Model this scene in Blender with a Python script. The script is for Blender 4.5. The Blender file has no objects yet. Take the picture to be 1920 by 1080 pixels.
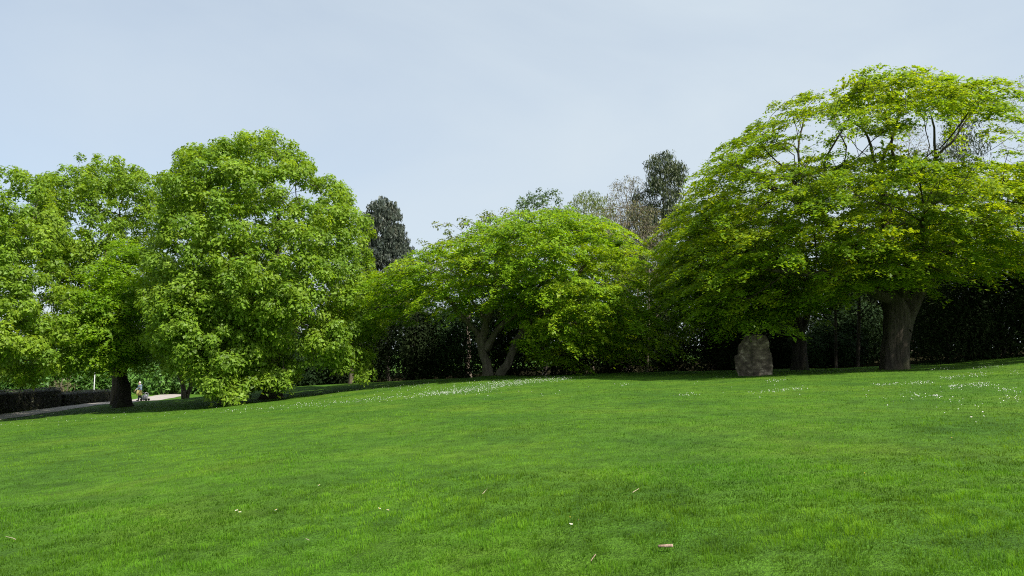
import bpy, math, random
import numpy as np
from mathutils import Vector, Matrix

rng = np.random.default_rng(11)
random.seed(5)
S = bpy.context.scene
COL = S.collection
R = math.radians

# ------------------------------------------------------------------ camera
F = 1280.0            # focal length in photo pixels (1920 wide)
EYE = 1.6
PITCH = math.atan((655 - 540) / F)
cam_d = bpy.data.cameras.new('camera'); cam = bpy.data.objects.new('camera', cam_d); COL.objects.link(cam)
cam_d.sensor_width = 36; cam_d.lens = 36 * F / 1920; cam_d.clip_start = .05; cam_d.clip_end = 6000
cam.location = (0, 0, EYE); cam.rotation_euler = (math.pi / 2 + PITCH, 0, 0)
S.camera = cam

# ------------------------------------------------------------------ sky, sun, exposure
SUN_EL, SUN_AZ = 50.0, 133.0         # azimuth measured clockwise from the view direction (+Y)
w = bpy.data.worlds.new('World'); S.world = w; w.use_nodes = True
wn, wl = w.node_tree.nodes, w.node_tree.links
bg = wn['Background']
sky = wn.new('ShaderNodeTexSky'); sky.sky_type = 'NISHITA'; sky.sun_disc = False
sky.sun_elevation = R(SUN_EL); sky.sun_rotation = R(SUN_AZ)
sky.air_density = 1.0; sky.dust_density = 1.5; sky.ozone_density = 1.6; sky.altitude = 60
tc = wn.new('ShaderNodeTexCoord')
mp = wn.new('ShaderNodeMapping'); mp.inputs['Scale'].default_value = (1.0, 1.0, 2.0); mp.inputs['Rotation'].default_value = (0.2, 0.35, 0.3)
nz = wn.new('ShaderNodeTexNoise'); nz.inputs['Scale'].default_value = 1.25; nz.inputs['Detail'].default_value = 6
nz.inputs['Roughness'].default_value = .52; nz.inputs['Distortion'].default_value = .5
cr = wn.new('ShaderNodeValToRGB'); cr.color_ramp.elements[0].position = .3; cr.color_ramp.elements[0].color = (.56, .56, .56, 1)
cr.color_ramp.elements[1].position = .72; cr.color_ramp.elements[1].color = (.97, .97, .97, 1)
mx = wn.new('ShaderNodeMix'); mx.data_type = 'RGBA'
mx.inputs['B'].default_value = (3.95, 4.5, 4.95, 1)       # thin high cloud veil
wl.new(tc.outputs['Generated'], mp.inputs['Vector']); wl.new(mp.outputs['Vector'], nz.inputs['Vector'])
wl.new(nz.outputs['Fac'], cr.inputs['Fac']); wl.new(cr.outputs['Color'], mx.inputs['Factor'])
wl.new(sky.outputs['Color'], mx.inputs['A']); wl.new(mx.outputs['Result'], bg.inputs['Color'])
bg.inputs['Strength'].default_value = .1

sun_d = bpy.data.lights.new('sun', 'SUN'); sun = bpy.data.objects.new('sun', sun_d); COL.objects.link(sun)
sun_d.energy = 4.6; sun_d.angle = R(1.2); sun_d.color = (1, .95, .86)
sdir = Vector((math.sin(R(SUN_AZ)) * math.cos(R(SUN_EL)), math.cos(R(SUN_AZ)) * math.cos(R(SUN_EL)), math.sin(R(SUN_EL))))
sun.rotation_euler = sdir.to_track_quat('Z', 'Y').to_euler(); sun.location = (40, -10, 60)

vs = S.view_settings
vs.view_transform = 'Standard'; vs.look = 'None'; vs.exposure = 0.8; vs.gamma = 1.0; vs.use_curve_mapping = False
S.render.engine = 'CYCLES'
S.cycles.max_bounces = 8; S.cycles.diffuse_bounces = 5; S.cycles.transmission_bounces = 6; S.cycles.glossy_bounces = 2
S.cycles.use_denoising = False; S.cycles.filter_width = 1.1
S.render.film_transparent = False

# ------------------------------------------------------------------ geometry helpers
cp, sp = math.cos(PITCH), math.sin(PITCH)
def at(px, py, d):
    """world point on the vertical plane y = d seen at photo pixel (px, py)"""
    px = np.asarray(px, float); py = np.asarray(py, float)
    a = (px - 960) / F; b = (540 - py) / F
    dy = cp - b * sp; dz = sp + b * cp
    s = d / dy
    return np.stack([a * s, np.broadcast_to(d, s.shape) * np.ones_like(s), EYE + dz * s], -1)
def proj(p):
    p = np.asarray(p, float); x = p[..., 0]; y = p[..., 1]; z = p[..., 2] - EYE
    fw = y * cp + z * sp; up = -y * sp + z * cp
    return 960 + F * x / fw, 540 - F * up / fw

def _hash(ix, iy, iz, seed):
    h = (ix.astype(np.int64) * 374761393 + iy.astype(np.int64) * 668265263 + iz.astype(np.int64) * 2147483647 + seed * 974634777) & 0xFFFFFFFF
    h = ((h ^ (h >> 13)) * 1274126177) & 0xFFFFFFFF
    h = ((h ^ (h >> 16)) * 2246822519) & 0xFFFFFFFF
    return ((h ^ (h >> 15)) & 0xFFFFFF) / float(0xFFFFFF)
def noise3(p, seed=0):
    p = np.asarray(p, float); i = np.floor(p).astype(np.int64); f = p - i; f = f * f * (3 - 2 * f)
    o = 0
    for dx in (0, 1):
        for dy in (0, 1):
            for dz in (0, 1):
                wgt = (f[:, 0] if dx else 1 - f[:, 0]) * (f[:, 1] if dy else 1 - f[:, 1]) * (f[:, 2] if dz else 1 - f[:, 2])
                o = o + wgt * _hash(i[:, 0] + dx, i[:, 1] + dy, i[:, 2] + dz, seed)
    return o
def fbm(p, seed=0, oct=3):
    p = np.asarray(p, float); a = .5; s = 0; t = 0
    for k in range(oct):
        s = s + a * noise3(p * 2 ** k + 17.3 * k, seed + k); t += a; a *= .5
    return s / t
def nrm(v):
    return v / np.maximum(np.linalg.norm(v, axis=-1, keepdims=True), 1e-9)

def mesh_np(name, verts, faces, mat=None, tint=None, smooth=False, matidx=None):
    """faces: list of int arrays (n, k)"""
    me = bpy.data.meshes.new(name)
    verts = np.ascontiguousarray(verts, np.float32)
    me.vertices.add(len(verts)); me.vertices.foreach_set('co', verts.ravel())
    faces = [np.asarray(f, np.int32) for f in faces if len(f)]
    li = np.concatenate([f.ravel() for f in faces])
    tot = np.concatenate([np.full(len(f), f.shape[1], np.int32) for f in faces])
    st = np.concatenate([[0], np.cumsum(tot)[:-1]]).astype(np.int32)
    me.loops.add(len(li)); me.loops.foreach_set('vertex_index', li)
    me.polygons.add(len(tot)); me.polygons.foreach_set('loop_start', st)
    if smooth: me.polygons.foreach_set('use_smooth', np.ones(len(tot), bool))
    for m in (mat if isinstance(mat, (list, tuple)) else [mat]):
        if m: me.materials.append(m)
    if matidx is not None: me.polygons.foreach_set('material_index', np.asarray(matidx, np.int32))
    me.update(calc_edges=True)
    if tint is not None:
        a = me.attributes.new('tint', 'FLOAT_COLOR', 'POINT')
        c = np.ones((len(verts), 4), np.float32); c[:, :tint.shape[1]] = tint
        a.data.foreach_set('color', c.ravel())
    return me
def link(name, me, parent=None):
    o = bpy.data.objects.new(name, me); COL.objects.link(o)
    if parent is not None: o.parent = parent
    return o
def tag(o, label=None, cat=None, group=None, kind=None):
    if label: o['label'] = label
    if cat: o['category'] = cat
    if group: o['group'] = group
    if kind: o['kind'] = kind
    return o
def thing(name, label, cat, loc=(0, 0, 0), group=None, rz=0):
    o = bpy.data.objects.new(name, None); COL.objects.link(o); o.location = loc; o.rotation_euler.z = rz
    o.empty_display_size = .2
    return tag(o, label, cat, group)

# ------------------------------------------------------------------ terrain
gp = [  # photo pixel, depth: points where the lawn is seen
    (233, 764, 49), (510, 748, 46), (930, 706, 48), (1415, 703, 36), (1680, 691, 38), (1920, 668, 42), (1500, 692, 44),
    (260, 756, 61), (20, 772, 48), (190, 752, 60), (540, 724, 58), (700, 716, 57), (820, 711, 56), (1050, 708, 53),
    (1150, 699, 49), (1270, 696, 47), (1800, 683, 42), (0, 786, 42), (1400, 697, 43), (1600, 691, 45)]
G = [tuple(at(a, b, c)) for a, b, c in gp]
G += [(0, 5, 0.0), (-4, 5, -.26), (4, 5, .24), (0, 0, 0.0), (0, 15, -.04), (-10, 14, -.75), (10, 14, .42), (0, 28, -.16), (-14, 28, -1.2), (12, 26, .3),
      (22, 25, .75), (-24, 25, -2.0), (-60, 40, -3.4), (-60, 90, -3.3), (0, 95, -1.6), (60, 90, 1.2), (70, 40, 2.6), (-40, 95, -3.3), (35, 75, .6),
      (40, 5, 2.0), (-40, 5, -2.6), (0, -25, .1), (45, -30, 2), (-45, -30, -2.6), (-20, 70, -2.6), (10, 70, -.9)]
G = np.array(G); GX, GZ = G[:, :2], G[:, 2]
def _tps(r): return np.where(r > 1e-6, r * r * np.log(np.maximum(r, 1e-6)), 0)
_n = len(GX); _A = np.zeros((_n + 3, _n + 3))
_A[:_n, :_n] = _tps(np.linalg.norm(GX[:, None] - GX[None], axis=-1)) + np.eye(_n) * 25
_A[:_n, _n] = 1; _A[:_n, _n + 1:] = GX; _A[_n, :_n] = 1; _A[_n + 1:, :_n] = GX.T
_W = np.linalg.solve(_A, np.concatenate([GZ, np.zeros(3)]))
def gz(x, y):
    x = np.asarray(x, float); y = np.asarray(y, float); sh = x.shape
    P = np.stack([x.ravel(), y.ravel()], -1); out = np.empty(len(P))
    for k in range(0, len(P), 60000):
        q = P[k:k + 60000]
        out[k:k + 60000] = _tps(np.linalg.norm(q[:, None] - GX[None], axis=-1)) @ _W[:_n] + _W[_n] + q @ _W[_n + 1:]
    b = fbm(np.stack([P[:, 0] * .28, P[:, 1] * .28, np.zeros(len(P))], -1), 3, 2) - .5
    return (out + b * .16).reshape(sh)
def ground_hit(px, py):
    """world point of the lawn seen at a photo pixel"""
    px = np.atleast_1d(np.asarray(px, float)); py = np.atleast_1d(np.asarray(py, float))
    ds = np.concatenate([np.arange(3.5, 20, .1), np.arange(20, 75, .35)])
    out = np.full((len(px), 3), np.nan)
    for i in range(len(px)):
        q = at(np.full(len(ds), px[i]), np.full(len(ds), py[i]), ds)
        below = q[:, 2] < gz(q[:, 0], q[:, 1])
        if below.any(): out[i] = q[np.argmax(below)]
    return out

# ------------------------------------------------------------------ materials
def newmat(name):
    m = bpy.data.materials.new(name); m.use_nodes = True
    nt = m.node_tree; b = nt.nodes['Principled BSDF']
    return m, nt.nodes, nt.links, b
def ramp(nodes, stops):
    r = nodes.new('ShaderNodeValToRGB'); e = r.color_ramp.elements
    while len(e) < len(stops): e.new(.5)
    for k, (p, c) in enumerate(stops): e[k].position = p; e[k].color = (*c, 1)
    return r
def leaf_mat(name, stops, trans, tfac=.42, rough=.5, spec=.3):
    m, n, l, b = newmat(name)
    a = n.new('ShaderNodeAttribute'); a.attribute_name = 'tint'
    sep = n.new('ShaderNodeSeparateColor'); l.new(a.outputs['Color'], sep.inputs['Color'])
    r = ramp(n, stops); l.new(sep.outputs['Red'], r.inputs['Fac'])
    hs = n.new('ShaderNodeHueSaturation'); l.new(r.outputs['Color'], hs.inputs['Color'])
    mr = n.new('ShaderNodeMapRange'); mr.inputs['To Min'].default_value = .62; mr.inputs['To Max'].default_value = 1.34
    l.new(sep.outputs['Green'], mr.inputs['Value']); l.new(mr.outputs['Result'], hs.inputs['Value'])
    l.new(hs.outputs['Color'], b.inputs['Base Color'])
    b.inputs['Roughness'].default_value = rough; b.inputs['Specular IOR Level'].default_value = spec
    t = n.new('ShaderNodeBsdfTranslucent'); mm = n.new('ShaderNodeMix'); mm.data_type = 'RGBA'; mm.blend_type = 'MULTIPLY'
    mm.inputs['Factor'].default_value = 1; mm.inputs['B'].default_value = (*trans, 1)
    l.new(hs.outputs['Color'], mm.inputs['A']); l.new(mm.outputs['Result'], t.inputs['Color'])
    ms = n.new('ShaderNodeMixShader'); ms.inputs['Fac'].default_value = tfac
    l.new(b.outputs['BSDF'], ms.inputs[1]); l.new(t.outputs['BSDF'], ms.inputs[2])
    l.new(ms.outputs['Shader'], n['Material Output'].inputs['Surface'])
    return m
def bark_mat(name, dark, light, scale=5, stretch=.18, bump=.5):
    m, n, l, b = newmat(name)
    tcx = n.new('ShaderNodeTexCoord'); mpx = n.new('ShaderNodeMapping'); mpx.inputs['Scale'].default_value = (1, 1, stretch)
    l.new(tcx.outputs['Object'], mpx.inputs['Vector'])
    a = n.new('ShaderNodeTexNoise'); a.inputs['Scale'].default_value = scale; a.inputs['Detail'].default_value = 8; a.inputs['Roughness'].default_value = .65
    l.new(mpx.outputs['Vector'], a.inputs['Vector'])
    p = n.new('ShaderNodeTexNoise'); p.inputs['Scale'].default_value = .9; p.inputs['Detail'].default_value = 4
    l.new(tcx.outputs['Object'], p.inputs['Vector'])
    mid = tuple((x + y) / 2 for x, y in zip(dark, light))
    r = ramp(n, [(.3, dark), (.5, mid), (.72, light)]); l.new(a.outputs['Fac'], r.inputs['Fac'])
    moss = n.new('ShaderNodeMix'); moss.data_type = 'RGBA'; moss.inputs['B'].default_value = (.045, .06, .02, 1)
    mrr = n.new('ShaderNodeMapRange'); mrr.inputs['From Min'].default_value = .52; mrr.inputs['From Max'].default_value = .75; mrr.inputs['To Max'].default_value = .6
    l.new(p.outputs['Fac'], mrr.inputs['Value']); l.new(mrr.outputs['Result'], moss.inputs['Factor'])
    l.new(r.outputs['Color'], moss.inputs['A']); l.new(moss.outputs['Result'], b.inputs['Base Color'])
    b.inputs['Roughness'].default_value = .9; b.inputs['Specular IOR Level'].default_value = .2
    bp = n.new('ShaderNodeBump'); bp.inputs['Strength'].default_value = bump; bp.inputs['Distance'].default_value = .12
    l.new(a.outputs['Fac'], bp.inputs['Height']); l.new(bp.outputs['Normal'], b.inputs['Normal'])
    return m
def plain_mat(name, c1, c2, scale=8, rough=.8, bump=.2, metallic=0):
    m, n, l, b = newmat(name)
    tcx = n.new('ShaderNodeTexCoord'); a = n.new('ShaderNodeTexNoise'); a.inputs['Scale'].default_value = scale; a.inputs['Detail'].default_value = 6
    l.new(tcx.outputs['Object'], a.inputs['Vector'])
    r = ramp(n, [(.35, c1), (.68, c2)]); l.new(a.outputs['Fac'], r.inputs['Fac']); l.new(r.outputs['Color'], b.inputs['Base Color'])
    b.inputs['Roughness'].default_value = rough; b.inputs['Metallic'].default_value = metallic
    bp = n.new('ShaderNodeBump'); bp.inputs['Strength'].default_value = bump; bp.inputs['Distance'].default_value = .02
    l.new(a.outputs['Fac'], bp.inputs['Height']); l.new(bp.outputs['Normal'], b.inputs['Normal'])
    return m

M = {}
M['maple'] = leaf_mat('maple_leaf', [(0, (.12, .22, .018)), (.5, (.18, .30, .022)), (1, (.26, .37, .03))], (1.5, 1.35, .5), .5)
M['lime'] = leaf_mat('yellow_green_leaf', [(0, (.13, .25, .014)), (.5, (.195, .335, .016)), (1, (.27, .39, .02))], (1.4, 1.4, .5), .55)
M['centre'] = leaf_mat('spring_maple_leaf', [(0, (.135, .26, .012)), (.5, (.195, .335, .014)), (1, (.30, .39, .018))], (1.5, 1.35, .5), .5)
M['right'] = leaf_mat('olive_green_leaf', [(0, (.125, .235, .010)), (.5, (.185, .30, .012)), (1, (.28, .35, .014))], (1.5, 1.3, .5), .55)
M['pale'] = leaf_mat('young_pale_leaf', [(0, (.10, .15, .03)), (.5, (.16, .21, .05)), (1, (.24, .28, .09))], (1.4, 1.3, .7))
M['bluegreen'] = leaf_mat('grey_green_leaf', [(0, (.05, .09, .04)), (.5, (.075, .13, .05)), (1, (.12, .18, .06))], (1.3, 1.3, .7))
M['conifer'] = leaf_mat('conifer_needle', [(0, (.04, .056, .042)), (.6, (.07, .09, .065)), (1, (.12, .125, .085))], (1, 1, .8), .12)
M['cypress'] = leaf_mat('drooping_needle', [(0, (.035, .055, .02)), (.6, (.062, .085, .03)), (1, (.115, .12, .05))], (1, 1, .8), .15)
M['budding'] = leaf_mat('budding_twig', [(0, (.12, .095, .06)), (.5, (.15, .14, .06)), (1, (.19, .20, .07))], (1, 1, .7), .2)
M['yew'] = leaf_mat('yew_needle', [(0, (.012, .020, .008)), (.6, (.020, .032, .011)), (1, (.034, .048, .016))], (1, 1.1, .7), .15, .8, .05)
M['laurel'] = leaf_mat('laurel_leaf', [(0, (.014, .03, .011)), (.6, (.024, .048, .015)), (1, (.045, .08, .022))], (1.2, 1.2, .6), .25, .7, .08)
M['hedgegreen'] = leaf_mat('sunny_shrub_leaf', [(0, (.05, .12, .02)), (.6, (.08, .18, .025)), (1, (.13, .24, .04))], (1.4, 1.3, .6), .3)
M['hedgedark'] = leaf_mat('clipped_hedge_leaf', [(0, (.028, .034, .016)), (.6, (.05, .055, .025)), (1, (.085, .08, .035))], (1, 1, .7), .1)
M['bark'] = bark_mat('grey_brown_bark', (.045, .036, .026), (.15, .125, .092))
M['furrowed'] = bark_mat('furrowed_bark', (.022, .018, .013), (.10, .083, .062), 7, .1, .9)
M['barkpale'] = bark_mat('pale_smooth_bark', (.06, .05, .036), (.2, .17, .13), 4)
M['barkdark'] = bark_mat('dark_bark', (.016, .013, .010), (.052, .044, .035))
M['twig'] = plain_mat('bare_twig', (.09, .07, .05), (.2, .16, .12), 6, .9)
M['core'] = plain_mat('twiggy_hedge_core', (.008, .009, .005), (.02, .02, .012), 12, .95)

# ------------------------------------------------------------------ leaves and branches
def leaf_quads(pos, n, t, L, W, tint, skew=.5):
    """pointed leaves: one triangle each"""
    t = nrm(t - n * np.sum(t * n, -1, keepdims=True)); b = np.cross(n, t)
    k = len(pos); L = np.asarray(L)[:, None]; W = np.asarray(W)[:, None]; q = (_hash(np.arange(k), np.arange(k) * 3, np.zeros(k, int), 5)[:, None] - .5) * skew
    v = np.stack([pos - t * L * (.4 + q) - b * W * .5, pos - t * L * (.4 - q) + b * W * .5, pos + t * L * .6], 1)
    return v.reshape(-1, 3), np.arange(3 * k).reshape(-1, 3), np.repeat(tint, 3, 0)

def tubes(chains, sides_fn):
    """chains: list of (points, radii) -> verts, quad faces"""
    V, Fq, off = [], [], 0
    for pts, rad in chains:
        pts = np.asarray(pts); rad = np.asarray(rad); k = len(pts)
        if k < 2: continue
        s = sides_fn(rad.max())
        tg = np.gradient(pts, axis=0); tg = nrm(tg)
        ref = np.array([.31, .95, .05]) if abs(tg[0][2]) > .6 else np.array([0, 0, 1.])
        u = nrm(np.cross(tg, ref)); vv = np.cross(tg, u)
        a = np.arange(s) / s * 2 * np.pi
        ring = pts[:, None] + rad[:, None, None] * (u[:, None] * np.cos(a)[None, :, None] + vv[:, None] * np.sin(a)[None, :, None])
        V.append(ring.reshape(-1, 3))
        i = np.arange(k - 1)[:, None] * s; j = np.arange(s)[None]
        j2 = (j + 1) % s
        Fq.append(off + np.stack([i + j, i + j2, i + s + j2, i + s + j], -1).reshape(-1, 4))
        off += k * s
    if not V: return np.zeros((0, 3)), np.zeros((0, 4), int)
    return np.concatenate(V), np.concatenate(Fq)

def smooth_path(pts, rad, step=.35):
    pts = np.asarray(pts, float); rad = np.asarray(rad, float)
    d = np.concatenate([[0], np.cumsum(np.linalg.norm(np.diff(pts, axis=0), axis=1))])
    n = max(3, int(d[-1] / step) + 1); s = np.linspace(0, d[-1], n)
    # Catmull-Rom through the knots
    out = np.empty((n, 3)); P = np.concatenate([[2 * pts[0] - pts[1]], pts, [2 * pts[-1] - pts[-2]]])
    seg = np.clip(np.searchsorted(d, s, 'right') - 1, 0, len(pts) - 2)
    u = ((s - d[seg]) / np.maximum(d[seg + 1] - d[seg], 1e-6))[:, None]
    p0, p1, p2, p3 = P[seg], P[seg + 1], P[seg + 2], P[seg + 3]
    out = .5 * (2 * p1 + (p2 - p0) * u + (2 * p0 - 5 * p1 + 4 * p2 - p3) * u ** 2 + (3 * p1 - p0 - 3 * p2 + p3) * u ** 3)
    return out, np.interp(s, d, rad)

def trunk_mesh_arrays(stems, seed, flare=1.0, rough=.08):
    """thick stems with flared, fluted bases and lumpy bark"""
    V, Fq, off = [], [], 0
    for k, (pts, rad) in enumerate(stems):
        big = max(rad) > .2
        s = 28 if big else 14
        tg = nrm(np.gradient(pts, axis=0)); ref = np.array([.2, .97, .1])
        u = nrm(np.cross(tg, ref)); vv = np.cross(tg, u)
        a = np.arange(s) / s * 2 * np.pi
        h = np.concatenate([[0], np.cumsum(np.linalg.norm(np.diff(pts, axis=0), axis=1))])
        lob = np.sin(a * 5 + seed + k) * .5 + np.sin(a * 3 + 2 * seed) * .35 + np.sin(a * 8 + seed * 3) * .2
        P = np.stack([np.repeat(h, s) * .55, np.tile(np.cos(a), len(h)) * 1.6 + seed * 7, np.tile(np.sin(a), len(h)) * 1.6 + k * 5], -1)
        nb = (fbm(P * 1.7, seed, 4) - .5).reshape(len(h), s)
        fl = np.exp(-h / .55)[:, None] if big and flare > 0 else np.zeros((len(h), 1))
        rr = rad[:, None] * (1 + flare * fl * (.55 + .28 * lob[None])) * (1 + nb * rough * 6 + .06 * lob[None])
        ring = pts[:, None] + rr[..., None] * (u[:, None] * np.cos(a)[None, :, None] + vv[:, None] * np.sin(a)[None, :, None])
        V.append(ring.reshape(-1, 3)); n = len(pts)
        i = np.arange(n - 1)[:, None] * s; j = np.arange(s)[None]; j2 = (j + 1) % s
        Fq.append(off + np.stack([i + j, i + j2, i + s + j2, i + s + j], -1).reshape(-1, 4)); off += n * s
    return np.concatenate(V), np.concatenate(Fq)

def grow(stems, tips, seed, bf=.35, step=.6, wob=.06, tip_r=.012, expo=.43, rise=.25, min_h=None):
    """join every tip to the nearest good point of the tree grown so far; returns chains of thin and thick limbs"""
    r_ = np.random.default_rng(seed)
    N = 60000
    P = np.zeros((N, 3)); par = np.full(N, -1); D = np.zeros((N, 3)); Lp = np.zeros(N); fixed = np.zeros(N)
    ok = np.ones(N, bool)
    n = 0
    for pts, rad in stems:
        hz = np.linspace(0, 1, len(pts))
        tg = nrm(np.gradient(pts, axis=0)); acc = 0
        for k in range(len(pts)):
            P[n] = pts[k]; D[n] = tg[k]; fixed[n] = rad[k]; par[n] = n - 1 if k else -1
            acc += np.linalg.norm(pts[k] - pts[k - 1]) if k else 0; Lp[n] = acc * .35
            ok[n] = hz[k] > .45 if min_h is None else pts[k][2] > min_h
            n += 1
    nst = n
    c0 = np.mean([p[-1] for p, _ in stems], axis=0)
    order = np.argsort(np.linalg.norm(tips - c0, axis=1) + r_.normal(0, 1.2, len(tips)))
    tipnode = {}
    for ti in order:
        T = tips[ti]
        v = T - P[:n]; dist = np.linalg.norm(v, axis=1)
        ang = np.sum(v * D[:n], 1) / np.maximum(dist, 1e-6)
        cost = dist * (1 + .35 * (1 - ang)) + bf * Lp[:n] + np.where(ok[:n], 0, 1e6) + np.maximum(P[:n, 2] - T[2], 0) * .45
        b = int(np.argmin(cost)); dd = dist[b]
        k = max(2, int(dd / step))
        ctrl = P[b] + D[b] * dd * .38 + np.array([0, 0, dd * rise * .4])
        u = np.linspace(0, 1, k + 1)[1:, None]
        q = (1 - u) ** 2 * P[b] + 2 * u * (1 - u) * ctrl + u ** 2 * T
        q += r_.normal(0, wob, q.shape) * dd ** .5 * (1 - u) ** .5
        prev = b
        for j in range(k):
            if n >= N: break
            P[n] = q[j]; par[n] = prev; d_ = q[j] - P[prev]; D[n] = d_ / max(np.linalg.norm(d_), 1e-6)
            Lp[n] = Lp[prev] + np.linalg.norm(d_); prev = n; n += 1
        tipnode[ti] = prev
    cnt = np.zeros(n); hasc = np.zeros(n, bool)
    for i in range(n):
        if par[i] >= 0: hasc[par[i]] = True
    cnt[~hasc] = 1
    for i in range(n - 1, -1, -1):
        if par[i] >= 0: cnt[par[i]] += cnt[i]
    rad = tip_r * np.maximum(cnt, 1) ** expo
    for i in range(nst, n):
        rad[i] = min(rad[i], (fixed[par[i]] * .8 if par[i] < nst else rad[par[i]]))
    # chains along the heaviest child
    kids = {}
    for i in range(n):
        if par[i] >= 0: kids.setdefault(par[i], []).append(i)
    chains = []
    starts = []
    for i in range(nst):
        for c in kids.get(i, []):
            if c >= nst: starts.append((i, c))
    while starts:
        p_, c = starts.pop()
        pts = [P[p_], P[c]]; rr = [rad[c], rad[c]]; cur = c
        while cur in kids:
            ks = sorted(kids[cur], key=lambda z: -cnt[z])
            for o in ks[1:]: starts.append((cur, o))
            cur = ks[0]; pts.append(P[cur]); rr.append(rad[cur])
        chains.append((np.array(pts), np.array(rr)))
    return chains

def in_poly(x, y, poly):
    poly = np.asarray(poly, float); c = np.zeros(len(x), bool); j = len(poly) - 1
    for i in range(len(poly)):
        xi, yi = poly[i]; xj, yj = poly[j]
        cond = ((yi > y) != (yj > y)) & (x < (xj - xi) * (y - yi) / (yj - yi + 1e-12) + xi)
        c ^= cond; j = i
    return c
def edge_dist(x, y, poly):
    poly = np.asarray(poly, float); best = np.full(len(x), 1e9)
    for i in range(len(poly)):
        a = poly[i]; b = poly[(i + 1) % len(poly)]; ab = b - a
        t = np.clip(((x - a[0]) * ab[0] + (y - a[1]) * ab[1]) / (ab @ ab + 1e-9), 0, 1)
        best = np.minimum(best, np.hypot(x - a[0] - t * ab[0], y - a[1] - t * ab[1]))
    return best

def crown_tips(outline, depth, D, n, spacing, seed, holes=(), shell=.62, recess=.40, rscale=3.2, inset=.35, back=1.0, zw=1.8):
    """points through a crown volume whose side view is the outline; holes = [(polygon, keep probability)]"""
    r_ = np.random.default_rng(seed); sc = depth / F
    o = np.asarray(outline, float); lo, hi = o.min(0), o.max(0)
    pts = []; arr = np.zeros((0, 3)); tries = 0
    gx = r_.uniform(lo[0], hi[0], 4000); gy = r_.uniform(lo[1], hi[1], 4000)
    smax = (edge_dist(gx, gy, o) * in_poly(gx, gy, o)).max() * sc
    while len(arr) < n and tries < 40:
        tries += 1
        x = r_.uniform(lo[0], hi[0], 1500); y = r_.uniform(lo[1], hi[1], 1500)
        e = edge_dist(x, y, o) * sc
        k = in_poly(x, y, o) & (e > inset); x, y, e = x[k], y[k], e[k]
        h = np.sqrt(np.maximum(1 - (1 - np.clip(e / smax, 0, 1)) ** 2, 0)) * D
        f = np.where(r_.random(len(x)) < shell, r_.uniform(.72, 1, len(x)), r_.uniform(0, .8, len(x)))
        sgn = np.where(r_.random(len(x)) < .5 + .12 * back, -1, 1)
        p = at(x, y, depth); p[:, 1] += sgn * f * h
        qx, qy = proj(p)
        k = in_poly(qx, qy, o) & (fbm(p / rscale, seed + 3, 2) > recess)
        for poly, pr in holes:
            k &= ~(in_poly(qx, qy, poly) & (r_.random(len(qx)) > pr))
        for q in p[k]:
            if len(arr) >= n: break
            if len(arr) and np.min(np.sum((arr - q) ** 2 * np.array([1, 1, zw]), 1)) < spacing ** 2: continue
            arr = np.vstack([arr, q])
    return arr

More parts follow.
